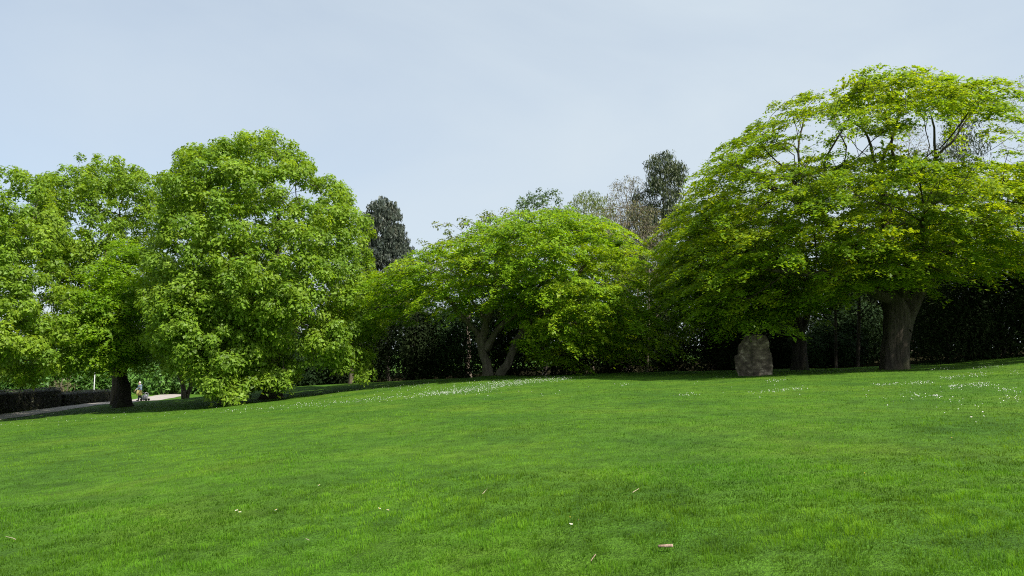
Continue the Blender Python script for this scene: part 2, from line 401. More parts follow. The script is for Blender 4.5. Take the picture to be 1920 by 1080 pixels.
def foliage(tips, centre, style, r_, per, rad, lsize, thick=.2, droop=.3, asp=.8, up=.8, sizevar=.35):
    """leaf arrays for all tips"""
    n = len(tips)
    pr = rad * r_.uniform(.65, 1.3, n)
    cnt = np.maximum(4, (per * (pr / rad) ** 2 * r_.uniform(.7, 1.2, n)).astype(int))
    idx = np.repeat(np.arange(n), cnt); m = len(idx)
    out = tips - centre; out[:, 2] *= .5; out = nrm(out)
    pn = nrm(np.array([0, 0, up]) + out * (1 - up) + r_.normal(0, .16, (n, 3)))
    ptint = r_.random(n)
    c = tips[idx]; nn = pn[idx]; rr = pr[idx]
    if style == 'pad':
        th = r_.random(m) * 2 * np.pi; q = np.sqrt(r_.random(m))
        lob = 1 + .35 * np.sin(th * 3 + ptint[idx] * 20) + .2 * np.sin(th * 5 + ptint[idx] * 50)
        u = nrm(np.cross(nn, np.array([.3, .9, .1]))); v = np.cross(nn, u)
        el = out[idx]
        rad_dir = u * np.cos(th)[:, None] + v * np.sin(th)[:, None]
        pos = c + rad_dir * (q * rr * lob)[:, None] + nn * (r_.normal(0, thick, m) * rr)[:, None]
        pos += el * (np.sum(el * rad_dir, 1) * q * rr * .45)[:, None]
        pos[:, 2] -= droop * rr * q ** 2
        ln = nrm(nn + r_.normal(0, .38, (m, 3)) + rad_dir * .15)
        t = rad_dir + r_.normal(0, .5, (m, 3)); t[:, 2] -= .25
    elif style == 'spray':
        # long flat sprays pointing outwards, each made of leafy fingers that dip at the end
        K = 9; e = out.copy(); e[:, 2] = 0; e = nrm(e + r_.normal(0, .45, (n, 3)) * np.array([1, 1, 0])); f = np.stack([-e[:, 1], e[:, 0], np.zeros(n)], -1)
        sc_ = r_.uniform(-1, 1, (n, K)); tc_ = r_.uniform(-1, 1, (n, K)) * np.sqrt(np.maximum(1 - sc_ ** 2, .05)); zc_ = r_.normal(0, .1, (n, K))
        kk = r_.integers(0, K, m); sv = sc_[idx, kk] + r_.normal(0, .2, m); tv = tc_[idx, kk] + r_.normal(0, .2, m)
        a_ = rr * 1.45; b_ = rr * .85
        pos = c + e[idx] * (sv * a_)[:, None] + f[idx] * (tv * b_)[:, None]
        pos[:, 2] += (zc_[idx, kk] + r_.normal(0, thick, m)) * rr - droop * rr * (np.maximum(sv + .35, 0) ** 2 * .55 + tv ** 2 * .25)
        ln = nrm(np.array([0, 0, 1.]) + e[idx] * .32 + r_.normal(0, .34, (m, 3)))
        t = e[idx] + f[idx] * (tv * .5)[:, None] + r_.normal(0, .45, (m, 3)); t[:, 2] -= .35
    elif style == 'blob':
        dirs = nrm(r_.normal(0, 1, (m, 3)) + nn * .55)
        pos = c + dirs * (rr * r_.random(m) ** .4)[:, None] * np.array([1, 1, .72])
        pos[:, 2] -= droop * rr * r_.random(m) ** 2
        ln = nrm(dirs * .7 + nn * .6 + r_.normal(0, .4, (m, 3)))
        t = dirs + r_.normal(0, .5, (m, 3)); t[:, 2] -= .45
    elif style == 'hang':
        th = r_.random(m) * 2 * np.pi; q = np.sqrt(r_.random(m))
        pos = c + np.stack([np.cos(th) * q * rr, np.sin(th) * q * rr, -r_.random(m) ** 1.3 * rr * 2.2 * (1 - .5 * q) + .2 * rr], -1)
        ln = nrm(r_.normal(0, 1, (m, 3)) * np.array([1, 1, .5])); t = np.array([0, 0, -1.]) + r_.normal(0, .35, (m, 3))
    s = lsize * (1 + r_.normal(0, sizevar, m).clip(-.6, .8))
    tint = np.stack([(ptint[idx] * .55 + r_.random(m) * .45), r_.random(m), ptint[idx]], -1)
    return leaf_quads(pos, ln, t, s, s * asp, tint)

def make_tree(name, label, cat, outline, depth, D, stems, leaf, bark, seed, n=400, spacing=.8, style='pad', per=180, rad=1.0, lsize=.12,
              thick=.12, droop=.3, asp=.8, up=.8, holes=(), shell=.62, recess=.4, rscale=3.2, inset=.35, bf=.35, tip_r=.012, expo=.43, flare=1.0,
              group=None, rise=.25, min_h=None, extra_tips=None, wob=.06, thick_cut=.05, back=1.0, sizevar=.35, zw=1.8, rough=.08):
    r_ = np.random.default_rng(seed)
    tips = crown_tips(outline, depth, D, n, spacing, seed, holes, shell, recess, rscale, inset, back, zw)
    if extra_tips is not None: tips = np.vstack([tips, extra_tips])
    st = [smooth_path(p, q) for p, q in stems]
    for k, (p, q) in enumerate(st):
        if q.max() < .5:
            h = np.arange(len(p)) * .35; e = np.clip(h / 1.2, 0, 1)[:, None]
            wv = np.stack([fbm(np.c_[h * .8, np.full(len(p), c * 9. + k), np.full(len(p), seed)], seed + c, 2) - .5 for c in range(3)], -1)
            p += wv * e * .55
    base = Vector(st[0][0][0])
    root = thing(name, label, cat, base, group)
    off = np.array(base)
    chains = grow(st, tips, seed, bf=bf, tip_r=tip_r, expo=expo, rise=rise, min_h=min_h, wob=wob)
    big = [c for c in chains if c[1].max() > thick_cut]; small = [c for c in chains if c[1].max() <= thick_cut]
    # sink the foot of the stems a little into the turf
    for k, (p, q) in enumerate(st):
        if k == 0 or p[0][2] < off[2] + .6: p[0] = p[0] - np.array([0, 0, .25])
    v1, f1 = trunk_mesh_arrays(st, seed, flare, rough)
    v2, f2 = tubes(big, lambda r: 9 if r > .15 else 7)
    V = np.concatenate([v1, v2]) - off; Fq = np.concatenate([f1, f2 + len(v1)])
    link('trunk', mesh_np(name + '_trunk', V, [Fq], bark, smooth=True), root)
    v3, f3 = tubes(small, lambda r: 4 if r > .03 else 3)
    cen = tips.mean(0); cen[2] -= 2
    if leaf is not None:
        v4, f4, t4 = foliage(tips, cen, style, r_, per, rad, lsize, thick, droop, asp, up, sizevar)
        V = np.concatenate([v3, v4]) - off; tint = np.concatenate([np.full((len(v3), 3), .5), t4])
        link('crown', mesh_np(name + '_crown', V, [f3, f4 + len(v3)], [bark, leaf], tint,
                              matidx=np.concatenate([np.zeros(len(f3)), np.ones(len(f4))])), root)
    else:
        link('crown', mesh_np(name + '_crown', v3 - off, [f3], bark), root)
    return root, chains

def stem_px(knots, depth, dys=None):
    """knots: (px, py, radius in m)"""
    p = np.array([at(a, b, depth) for a, b, _ in knots])
    if dys is not None: p[:, 1] += np.array(dys)
    return p, np.array([k[2] for k in knots])
def ground_stem(knots, depth, dys=None):
    p, r = stem_px(knots, depth, dys)
    p[0, 2] = gz(p[0, 0], p[0, 1]); return p, r

# ------------------------------------------------------------------ the ground
def build_ground():
    xs = np.concatenate([[-1500, -700, -300, -150], np.arange(-90, 90.1, 1.), [150, 300, 700, 1500]])
    ys = np.concatenate([[-600, -200, -80], np.arange(-40, 120.1, 1.), [170, 300, 700, 2500]])
    X, Y = np.meshgrid(xs, ys); Z = gz(np.clip(X, -90, 90), np.clip(Y, -40, 120))
    # a little collar of earth round the centre tree
    c = at(930, 706, 48); Z += .16 * np.exp(-((X - c[0]) ** 2 + (Y - c[1]) ** 2) / 3.2)
    nx, ny = len(xs), len(ys)
    i = np.arange(ny - 1)[:, None] * nx + np.arange(nx - 1)[None]
    f = np.stack([i, i + 1, i + nx + 1, i + nx], -1).reshape(-1, 4)
    m, n, l, b = newmat('turf')
    tcx = n.new('ShaderNodeTexCoord')
    def nt(sc, det, rg=.6):
        a = n.new('ShaderNodeTexNoise'); a.inputs['Scale'].default_value = sc; a.inputs['Detail'].default_value = det; a.inputs['Roughness'].default_value = rg
        l.new(tcx.outputs['Object'], a.inputs['Vector']); return a
    a1, a2, a3 = nt(.33, 4), nt(2.2, 5, .7), nt(26, 3, .7)
    r1 = ramp(n, [(.3, (.042, .112, .009)), (.52, (.068, .155, .010)), (.75, (.105, .187, .011))]); l.new(a1.outputs['Fac'], r1.inputs['Fac'])
    r2 = ramp(n, [(.3, (.55, .55, .55)), (.7, (1.25, 1.25, 1.25))]); l.new(a2.outputs['Fac'], r2.inputs['Fac'])
    r3 = ramp(n, [(.3, (.6, .6, .6)), (.7, (1.3, 1.3, 1.3))]); l.new(a3.outputs['Fac'], r3.inputs['Fac'])
    def mul(x, y):
        q = n.new('ShaderNodeMix'); q.data_type = 'RGBA'; q.blend_type = 'MULTIPLY'; q.inputs['Factor'].default_value = 1
        l.new(x, q.inputs['A']); l.new(y, q.inputs['B']); return q.outputs['Result']
    l.new(mul(mul(r1.outputs['Color'], r2.outputs['Color']), r3.outputs['Color']), b.inputs['Base Color'])
    b.inputs['Roughness'].default_value = .9; b.inputs['Specular IOR Level'].default_value = .15
    bp = n.new('ShaderNodeBump'); bp.inputs['Strength'].default_value = .7; bp.inputs['Distance'].default_value = .08
    l.new(a3.outputs['Fac'], bp.inputs['Height']); l.new(bp.outputs['Normal'], b.inputs['Normal'])
    o = link('lawn_ground', mesh_np('lawn_ground', np.stack([X, Y, Z], -1).reshape(-1, 3), [f], m, smooth=True))
    tag(o, 'sloping green park lawn', kind='structure')
build_ground()

def woodland_floor():
    xs = np.arange(-24, 90.1, 1.2); ys = np.arange(0, 46, 1.2); X, Q = np.meshgrid(xs, ys)
    edge = np.interp(xs, [-24, -16, 0, 8, 14, 20, 30, 90], [64, 60.5, 58, 54, 49.5, 47, 44.5, 44.5]) + (noise3(np.c_[xs * .5, xs * 0, xs * 0], 6) - .5) * 1.5
    Y = edge[None] + Q * (118 - edge[None]) / 45.6; Z = gz(X, Y) + .035
    nx = len(xs); i = np.arange(len(ys) - 1)[:, None] * nx + np.arange(nx - 1)[None]
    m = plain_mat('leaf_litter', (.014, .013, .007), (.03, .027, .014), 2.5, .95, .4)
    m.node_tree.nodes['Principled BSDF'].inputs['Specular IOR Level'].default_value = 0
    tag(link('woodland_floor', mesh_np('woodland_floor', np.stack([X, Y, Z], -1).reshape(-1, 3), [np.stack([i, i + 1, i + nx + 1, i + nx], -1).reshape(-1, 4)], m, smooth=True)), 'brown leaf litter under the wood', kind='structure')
woodland_floor()
def build_path():
    c = np.array([(-30.5, 18), (-31.4, 30), (-32.4, 43), (-33.1, 52), (-34, 62), (-35.2, 69), (-38, 78), (-44, 88)], float)
    pts, wd = smooth_path(np.c_[c, np.zeros(len(c))], np.full(len(c), 1.55), .5)
    tg = nrm(np.gradient(pts, axis=0)); sd = np.stack([tg[:, 1], -tg[:, 0], np.zeros(len(tg))], -1)
    us = np.linspace(-1, 1, 7); rows = []
    for u in us:
        jit = (noise3(np.c_[pts[:, :2] * .9, np.full(len(pts), u)], 5) - .5) * .25 * (abs(u) == 1)
        q = pts + sd * (u * wd + jit * np.sign(u))[:, None]; q[:, 2] = gz(q[:, 0], q[:, 1]) + .03 - .012 * u * u; rows.append(q)
    V = np.stack(rows, 1).reshape(-1, 3); k = len(us)
    i = np.arange(len(pts) - 1)[:, None] * k + np.arange(k - 1)[None]
    f = np.stack([i, i + 1, i + k + 1, i + k], -1).reshape(-1, 4)
    m = plain_mat('path_asphalt', (.27, .24, .215), (.37, .33, .30), 3, .95, .15)
    tag(link('path', mesh_np('path', V, [f], m, smooth=True)), 'pale grey park path', kind='structure')
build_path()

# ------------------------------------------------------------------ the large trees
def build_trees():
    # --- far left maple, crown cut by the frame
    A = [(-230, 540), (-200, 400), (-130, 330), (-40, 308), (25, 302), (66, 314), (96, 360), (132, 440), (150, 520), (178, 600), (160, 672), (95, 728), (62, 748), (40, 738), (10, 700), (-60, 725), (-160, 715), (-230, 650)]
    make_tree('maple_tree', 'bright green maple cut off by the left edge of the picture', 'tree', A, 42, 7.5,
              [ground_stem([(-70, 800, .48), (-72, 730, .42), (-60, 620, .36), (-40, 520, .26)], 43)], M['maple'], M['bark'], 21,
              n=430, spacing=.8, style='blob', per=290, rad=.68, lsize=.155, droop=.5, asp=.85, up=.65, recess=.33, rscale=1.9, inset=.25)
    # --- airy maple behind it
    B = [(60, 380), (70, 340), (100, 312), (130, 296), (180, 290), (237, 298), (277, 318), (303, 352), (314, 410), (312, 480), (335, 570), (300, 650), (200, 660), (110, 630), (70, 520), (52, 440)]
    make_tree('maple_tree', 'airy maple with sky showing through its rounded top, second crown from the left', 'tree', B, 51, 5,
              [ground_stem([(222, 762, .4), (215, 690, .34), (195, 560, .28), (205, 440, .18)], 52.5)], M['maple'], M['bark'], 22,
              n=380, spacing=.8, style='blob', per=190, rad=.7, lsize=.165, droop=.4, asp=.85, up=.7, recess=.43, rscale=1.9,
              holes=[([(200, 370), (250, 365), (262, 415), (235, 440), (205, 420)], .4), ([(140, 420), (180, 420), (190, 450), (150, 460)], .6)])
    # --- yellow-green tree with the flared trunk
    C = [(196, 480), (232, 437), (272, 462), (302, 530), (312, 600), (296, 660), (268, 706), (240, 690), (205, 690), (170, 706), (128, 700), (112, 660), (140, 600), (160, 540)]
    make_tree('lime_tree', 'yellow-green tree on a dark trunk with a widely flared foot beside the path', 'tree', C, 46.5, 5.2,
              [ground_stem([(229, 766, .48), (230, 745, .44), (231, 720, .35), (232, 680, .28), (233, 610, .2), (232, 520, .1)], 48.5)], M['lime'], M['barkdark'], 23,
              n=190, spacing=.75, style='pad', per=300, rad=.8, lsize=.145, thick=.12, droop=.5, up=.75, recess=.38, flare=1.15)
    # --- the big broad maple
    Dp = [(308, 360), (313, 318), (335, 284), (372, 282), (405, 272), (422, 262), (455, 268), (464, 250), (500, 244), (547, 250), (575, 275), (600, 303), (642, 314), (662, 345), (655, 368), (684, 386), (692, 430), (702, 455), (700, 515), (694, 560), (715, 612), (695, 655), (694, 714), (668, 718), (655, 690), (620, 668), (560, 690), (545, 728), (515, 735), (480, 700), (430, 690), (340, 690), (300, 670), (275, 610), (268, 540), (288, 460), (306, 410)]
    make_tree('maple_tree', 'largest broad-domed maple of the left group, reaching highest into the sky there', 'tree', Dp, 45, 8.2,
              [ground_stem([(510, 749, .58), (512, 720, .5), (514, 650, .44), (510, 560, .30), (518, 470, .18), (524, 390, .08)], 46.5),
               (np.array([at(514, 600, 46.5), at(545, 530, 46.2), at(580, 440, 45.5)]), np.array([.24, .2, .1])),
               (np.array([at(513, 620, 46.5), at(465, 550, 46), at(420, 450, 46.5), at(400, 370, 46.5)]), np.array([.24, .2, .14, .08]))],
              M['maple'], M['barkdark'], 24, n=1000, spacing=.74, style='blob', per=220, rad=.68, lsize=.155, droop=.5, asp=.85, up=.65, recess=.37, rscale=1.9,
              holes=[([(470, 340), (560, 330), (625, 360), (620, 410), (560, 405), (500, 410)], .32), ([(520, 430), (590, 430), (590, 475), (525, 475)], .45)], inset=.55,
              extra_tips=np.array([at(a, b, c) for a, b, c in [(485, 700, 41), (500, 712, 40.5), (520, 706, 41), (540, 700, 41.5), (470, 715, 40), (530, 722, 41), (555, 690, 42), (600, 672, 42), (625, 668, 42), (650, 680, 43), (672, 690, 43.5), (684, 668, 44), (660, 660, 43), (690, 700, 44), (635, 690, 42.5), (676, 706, 43.5), (575, 680, 41.5), (455, 730, 39.5), (425, 738, 39), (405, 735, 39.5), (440, 744, 39)]]))
    # --- second trunk of the left group, low leafy skirts
    E = [(290, 560), (340, 500), (420, 490), (480, 540), (500, 630), (482, 700), (455, 740), (440, 758), (395, 750), (384, 712), (330, 695), (292, 650)]
    make_tree('maple_tree', 'low maple with leafy skirts drooping almost to the grass, right of the path', 'tree', E, 41.5, 4.5,
              [ground_stem([(428, 757, .42), (428, 730, .36), (425, 660, .3), (415, 590, .2), (405, 530, .1)], 44),
               (np.array([at(427, 715, 44), at(395, 660, 43.6), at(360, 600, 43)]), np.array([.2, .16, .08]))],
              M['maple'], M['barkdark'], 25, n=170, spacing=.85, style='blob', per=300, rad=.7, lsize=.15, droop=.55, asp=.85, up=.6, recess=.38, rscale=1.9)
    # --- many-stemmed tree behind
    Fp = [(290, 640), (310, 560), (360, 540), (405, 580), (410, 660), (390, 700), (310, 700)]
    s0 = ground_stem([(345, 745, .2), (338, 715, .17), (325, 660, .1)], 57); s1 = ground_stem([(350, 745, .2), (358, 712, .17), (372, 640, .1)], 57.3)
    make_tree('small_tree', 'small pale-barked tree with several stems between the walker and the big maple', 'tree', Fp, 57, 2.6, [s0, s1], M['maple'], M['barkpale'], 26,
              n=60, spacing=.8, style='blob', per=110, rad=.85, lsize=.22, droop=.4, up=.6, flare=.4)
    # --- centre maple, layered pads
    Gp = [(692, 590), (690, 545), (706, 503), (740, 484), (786, 470), (810, 455), (852, 436), (885, 415), (932, 402), (972, 386), (1012, 382), (1062, 390), (1112, 398), (1152, 412), (1180, 438), (1208, 452), (1220, 482), (1228, 525), (1224, 560), (1245, 580), (1258, 596), (1248, 622), (1240, 664), (1190, 684), (1150, 686), (1120, 672), (1090, 674), (1062, 696), (1030, 690), (985, 672), (960, 636), (955, 602), (915, 594), (860, 594), (830, 606), (800, 598), (772, 588), (748, 612), (722, 632), (698, 625)]
    L = ground_stem([(916, 707, .36), (915, 685, .32), (908, 655, .3), (903, 632, .29)], 48)
    Rr = ground_stem([(936, 707, .32), (944, 690, .28), (955, 665, .26), (972, 630, .23), (1010, 590, .22), (1060, 540, .16), (1110, 490, .08)], 47.8)
    limbs = [
        (np.array([at(904, 640, 48), at(893, 618, 47.8), at(865, 585, 47.5), at(820, 550, 47.2), at(765, 525, 47)]), np.array([.24, .2, .17, .12, .06])),
        (np.array([at(905, 636, 48), at(912, 610, 48), at(925, 560, 48.6), at(930, 490, 49), at(940, 440, 49.3)]), np.array([.26, .23, .2, .14, .07])),
        (np.array([at(910, 655, 48), at(930, 628, 47.8), at(948, 608, 47.3), at(990, 560, 46), at(1040, 500, 45)]), np.array([.24, .22, .2, .14, .07])),
        (np.array([at(906, 640, 48), at(918, 612, 47), at(900, 580, 45), at(880, 545, 43)]), np.array([.18, .16, .12, .06])),
        (np.array([at(972, 632, 47.8), at(1030, 612, 47), at(1100, 598, 46.4), at(1170, 600, 46)]), np.array([.2, .17, .12, .06]))]
    make_tree('maple_tree', 'spreading twin-stemmed maple with tiers of yellow-green leaves in the middle of the lawn edge', 'tree', Gp, 47, 8.2, [L, Rr] + limbs,
              M['centre'], M['barkpale'], 31, n=600, spacing=1.15, zw=2.6, style='spray', per=380, rad=1.0, lsize=.15, thick=.06, droop=.8, up=.82, recess=.38, rscale=2.2, inset=.75, flare=.5,
              min_h=gz(-1, 48) + 2.2, shell=.7,
              holes=[([(850, 590), (965, 590), (985, 650), (970, 720), (850, 720)], 0), ([(760, 600), (900, 595), (900, 720), (760, 720)], .0)])
    # --- right hand great tree: dome above, tiers below
    H = [(1246, 560), (1240, 500), (1252, 440), (1270, 390), (1296, 335), (1340, 288), (1392, 234), (1452, 198), (1502, 174), (1562, 162), (1622, 142), (1690, 126), (1752, 138), (1855, 146), (1888, 185), (1905, 240), (1925, 290), (2000, 310), (2100, 360), (2170, 430), (2150, 500), (2040, 520), (1920, 505), (1860, 520), (1800, 505), (1762, 520), (1745, 548), (1700, 548), (1640, 552), (1580, 575), (1520, 590), (1440, 590), (1380, 585), (1310, 600)]
    tr = ground_stem([(1678, 694, .66), (1678, 670, .66), (1681, 630, .64), (1684, 600, .66), (1676, 570, .54), (1662, 520, .40)], 38)
    d = 38
    lim = [
        (np.array([at(1688, 615, d), at(1706, 575, d), at(1728, 535, d), at(1768, 485, d - .6), at(1830, 430, d - 1.2), (at(1920, 385, d - 1.5)), at(2010, 370, d - 2)]), np.array([.5, .46, .36, .28, .2, .14, .07])),
        (np.array([at(1676, 545, d), at(1665, 460, d), at(1658, 380, d + .3), at(1652, 330, d + .5), at(1660, 285, d + .6), at(1690, 215, d + .6)]), np.array([.42, .32, .22, .16, .09, .04])),
        (np.array([at(1652, 335, d + .5), at(1625, 270, d + .3), at(1590, 215, d)]), np.array([.1, .07, .035])),
        (np.array([at(1656, 350, d + .3), at(1675, 310, d), at(1680, 262, d - .4), at(1662, 200, d - .6)]), np.array([.1, .08, .06, .03])),
        (np.array([at(1670, 560, d), at(1620, 490, d - .5), at(1560, 430, d - .8), at(1480, 370, d - 1), at(1400, 320, d - .5), at(1350, 300, d)]), np.array([.4, .3, .23, .16, .1, .05])),
        (np.array([at(1500, 385, d - .9), at(1490, 330, d - .6), at(1500, 270, d), at(1520, 205, d + .3)]), np.array([.09, .07, .05, .03])),
        (np.array([at(1535, 410, d - .8), at(1545, 330, d), at(1560, 280, d), at(1600, 190, d)]), np.array([.09, .07, .05, .03])),
        (np.array([at(1700, 530, d), at(1735, 420, d + 1), at(1757, 330, d + 1.2), at(1757, 285, d + 1), at(1740, 220, d + .6)]), np.array([.34, .22, .13, .085, .035])),
        (np.array([at(1757, 295, d + 1.1), at(1790, 255, d + .8), at(1830, 200, d + .5)]), np.array([.08, .06, .03])),
        (np.array([at(1670, 560, d), at(1610, 540, d - 2), at(1530, 515, d - 4), at(1440, 500, d - 5)]), np.array([.3, .22, .15, .06])),
        (np.array([at(1690, 560, d), at(1700, 500, d - 2.4), at(1730, 440, d - 5), at(1740, 400, d - 7)]), np.array([.3, .22, .15, .06])),
        (np.array([at(1680, 560, d), at(1640, 480, d + 2.5), at(1600, 420, d + 5)]), np.array([.3, .2, .08]))]
    make_tree('great_tree', 'great dome-crowned tree on a thick fluted trunk at the right of the lawn', 'tree', H, 37.5, 8.5, [tr] + lim,
              M['right'], M['furrowed'], 41, n=960, spacing=1.0, zw=2.4, style='spray', per=340, rad=.88, lsize=.135, thick=.06, droop=.75, up=.82, recess=.38, inset=.38, flare=.4, rscale=2.0, wob=.05, tip_r=.015, thick_cut=.06,
              min_h=gz(21, 38) + 4.2, shell=.66,
              bf=.35, rough=.13,
              holes=[([(1425, 300), (1450, 240), (1530, 210), (1600, 226), (1605, 296), (1520, 316)], .03), ([(1575, 296), (1590, 226), (1640, 218), (1685, 246), (1680, 304), (1620, 304)], .1),
                     ([(1682, 298), (1688, 204), (1750, 190), (1812, 204), (1812, 306)], .02), ([(1790, 296), (1796, 208), (1850, 200), (1905, 235), (1930, 296), (1850, 312)], .04),
                     ([(1350, 322), (1420, 296), (1455, 320), (1400, 356)], .2), ([(1620, 560), (1760, 560), (1760, 700), (1620, 700)], 0)])
    # --- its neighbour behind the stone
    I = [(1236, 545), (1238, 480), (1262, 405), (1300, 380), (1370, 385), (1460, 430), (1545, 490), (1580, 560), (1552, 598), (1520, 585), (1480, 612), (1460, 604), (1440, 622), (1405, 632), (1376, 600), (1350, 640), (1318, 642), (1292, 612), (1262, 575)]
    t2 = ground_stem([(1500, 694, .5), (1500, 670, .44), (1498, 640, .42), (1496, 615, .36), (1480, 560, .24), (1440, 500, .14)], 44)
    t3 = (np.array([at(1498, 625, 44), at(1520, 590, 44), at(1540, 540, 44)]), np.array([.24, .18, .1]))
    t4 = (np.array([at(1497, 620, 44), at(1460, 585, 43.5), at(1400, 560, 43), at(1330, 540, 42.5)]), np.array([.24, .2, .14, .07]))
    make_tree('maple_tree', 'smaller dark-trunked tree behind the standing stone, branches sweeping left', 'tree', I, 42, 5.5, [t2, t3, t4], M['centre'], M['barkdark'], 42,
              n=230, spacing=1.12, zw=2.6, style='spray', per=400, rad=.92, lsize=.14, thick=.06, droop=.75, up=.8, recess=.36, rscale=2, inset=.75, flare=.35, min_h=gz(18, 44) + 2.2,
              extra_tips=np.array([at(1396, 608, 34.8), at(1424, 602, 34.6), at(1455, 602, 35.4), at(1410, 585, 36.2), at(1440, 585, 37.5), at(1380, 596, 37), at(1470, 590, 38)]))
build_trees()

# ------------------------------------------------------------------ background trees
def simple(name, label, outline, depth, D, base_px, leaf, bark, seed, r0=.25, top=None, **kw):
    o = np.array(outline, float); tp = top or (base_px, o[:, 1].min() + 8)
    tp = (tp[0], tp[1] + 14)
    x0 = at(base_px, 655, depth)[0]; z0 = float(gz(x0, depth)); t = at(tp[0], tp[1], depth)
    k = np.linspace(0, 1, 6)[:, None]; b = np.array([x0, depth, z0])
    p = b + (t - b) * k + np.array([[.25 * math.sin(seed + i * 1.7), .2 * math.cos(seed * 2 + i), 0] for i in range(6)]) * (k * (1 - k) * 3)
    return make_tree(name, label, 'tree', outline, depth, D, [(p, r0 * (1 - k[:, 0] * .93))], leaf, bark, seed, flare=.3, **kw)
def build_background():
    simple('conifer_tree', 'dense dark cone-shaped conifer with rusty flecks rising behind the maples', [(682, 410), (697, 384), (716, 366), (735, 368), (748, 392), (758, 430), (772, 465), (780, 520), (760, 600), (690, 600), (672, 480)],
           84, 4.2, 728, M['conifer'], M['barkdark'], 51, n=520, spacing=.45, style='hang', per=75, rad=.5, lsize=.36, asp=.36, recess=.2, inset=.2, bf=.1, rise=-.1, min_h=0)
    simple('young_tree', 'pale young-leaved tree peeping over the left shoulder of the centre maple', [(784, 472), (784, 444), (812, 422), (858, 412), (886, 398), (935, 398), (966, 378), (985, 400), (960, 500), (900, 560), (810, 540)],
           64, 4, 880, M['pale'], M['twig'], 52, top=(880, 450), n=120, spacing=.9, style='blob', per=55, rad=.7, lsize=.2, droop=.2, recess=.42, rscale=2)
    simple('feathery_tree', 'feathery grey-green round-topped tree directly above the centre maple', [(964, 385), (972, 366), (1000, 356), (1030, 350), (1058, 358), (1072, 380), (1080, 450), (1040, 500), (980, 480)],
           78, 4, 1020, M['bluegreen'], M['twig'], 53, n=110, spacing=.85, style='blob', per=60, rad=.75, lsize=.22, recess=.35, inset=.25)
    simple('budding_tree', 'thin yellowish budding tree between the feathery tree and the bare one', [(1062, 385), (1080, 362), (1105, 358), (1130, 360), (1150, 380), (1160, 480), (1080, 500)],
           80, 3.4, 1110, M['pale'], M['twig'], 54, n=150, spacing=.65, style='hang', per=60, rad=.65, lsize=.2, asp=.5, recess=.35, inset=.2)
    simple('bare_tree', 'brownish twiggy tree still bare, beside the drooping conifer', [(1128, 400), (1142, 350), (1160, 332), (1180, 328), (1205, 330), (1216, 360), (1225, 460), (1200, 520), (1130, 500)],
           74, 3.6, 1178, M['budding'], M['twig'], 55, n=520, spacing=.38, style='hang', per=13, rad=.42, lsize=.16, asp=.4, recess=.2, inset=.1, tip_r=.014, expo=.36, rise=.6)
    simple('bare_tree', 'low olive-brown twiggy tree filling the gap under the drooping conifer, behind the centre maple', [(1085, 440), (1100, 395), (1140, 385), (1190, 375), (1235, 390), (1250, 440), (1240, 520), (1090, 520)],
           62, 3.4, 1165, M['budding'], M['twig'], 60, n=420, spacing=.42, style='hang', per=22, rad=.45, lsize=.16, asp=.4, recess=.2, inset=.1, tip_r=.014, expo=.36, rise=.6)
    simple('drooping_conifer', 'ragged drooping dark conifer left of the great tree', [(1160, 450), (1180, 395), (1192, 350), (1216, 330), (1210, 300), (1232, 284), (1255, 283), (1272, 300), (1292, 318), (1280, 345), (1285, 380), (1310, 430), (1310, 540), (1150, 540)],
           68, 3.6, 1246, M['cypress'], M['barkdark'], 56, n=480, spacing=.5, style='hang', per=60, rad=.55, lsize=.3, asp=.3, recess=.30, rscale=1.8, inset=.15, bf=.1, rise=-.1, min_h=0)
    simple('conifer_tree', 'dark ragged conifer glimpsed through the sky gap of the great dome', [(1735, 300), (1752, 262), (1775, 232), (1800, 210), (1815, 208), (1832, 236), (1852, 262), (1868, 300), (1880, 380), (1720, 380)],
           62, 3, 1806, M['cypress'], M['barkdark'], 57, n=130, spacing=.6, style='hang', per=60, rad=.62, lsize=.22, asp=.3, recess=.34, rscale=1.8, inset=.12, bf=.1, min_h=0)
    simple('bare_tree', 'bare pale twigs rising behind the middle of the great dome', [(1655, 320), (1672, 262), (1700, 228), (1735, 240), (1752, 290), (1750, 360), (1660, 360)],
           66, 2.6, 1705, M['budding'], M['twig'], 58, n=230, spacing=.4, style='hang', per=6, rad=.35, lsize=.14, asp=.4, recess=.2, inset=.1, tip_r=.012, expo=.36, rise=.6)
    simple('bare_tree', 'half-bare twiggy tree at the upper right edge of the picture', [(1868, 300), (1880, 200), (1890, 165), (1912, 138), (1950, 130), (2010, 160), (2040, 260), (2020, 360), (1900, 360)],
           52, 3.2, 1960, M['right'], M['twig'], 59, n=330, spacing=.45, style='pad', per=10, rad=.45, lsize=.11, recess=.25, inset=.1, tip_r=.012, expo=.37, rise=.6)
build_background()

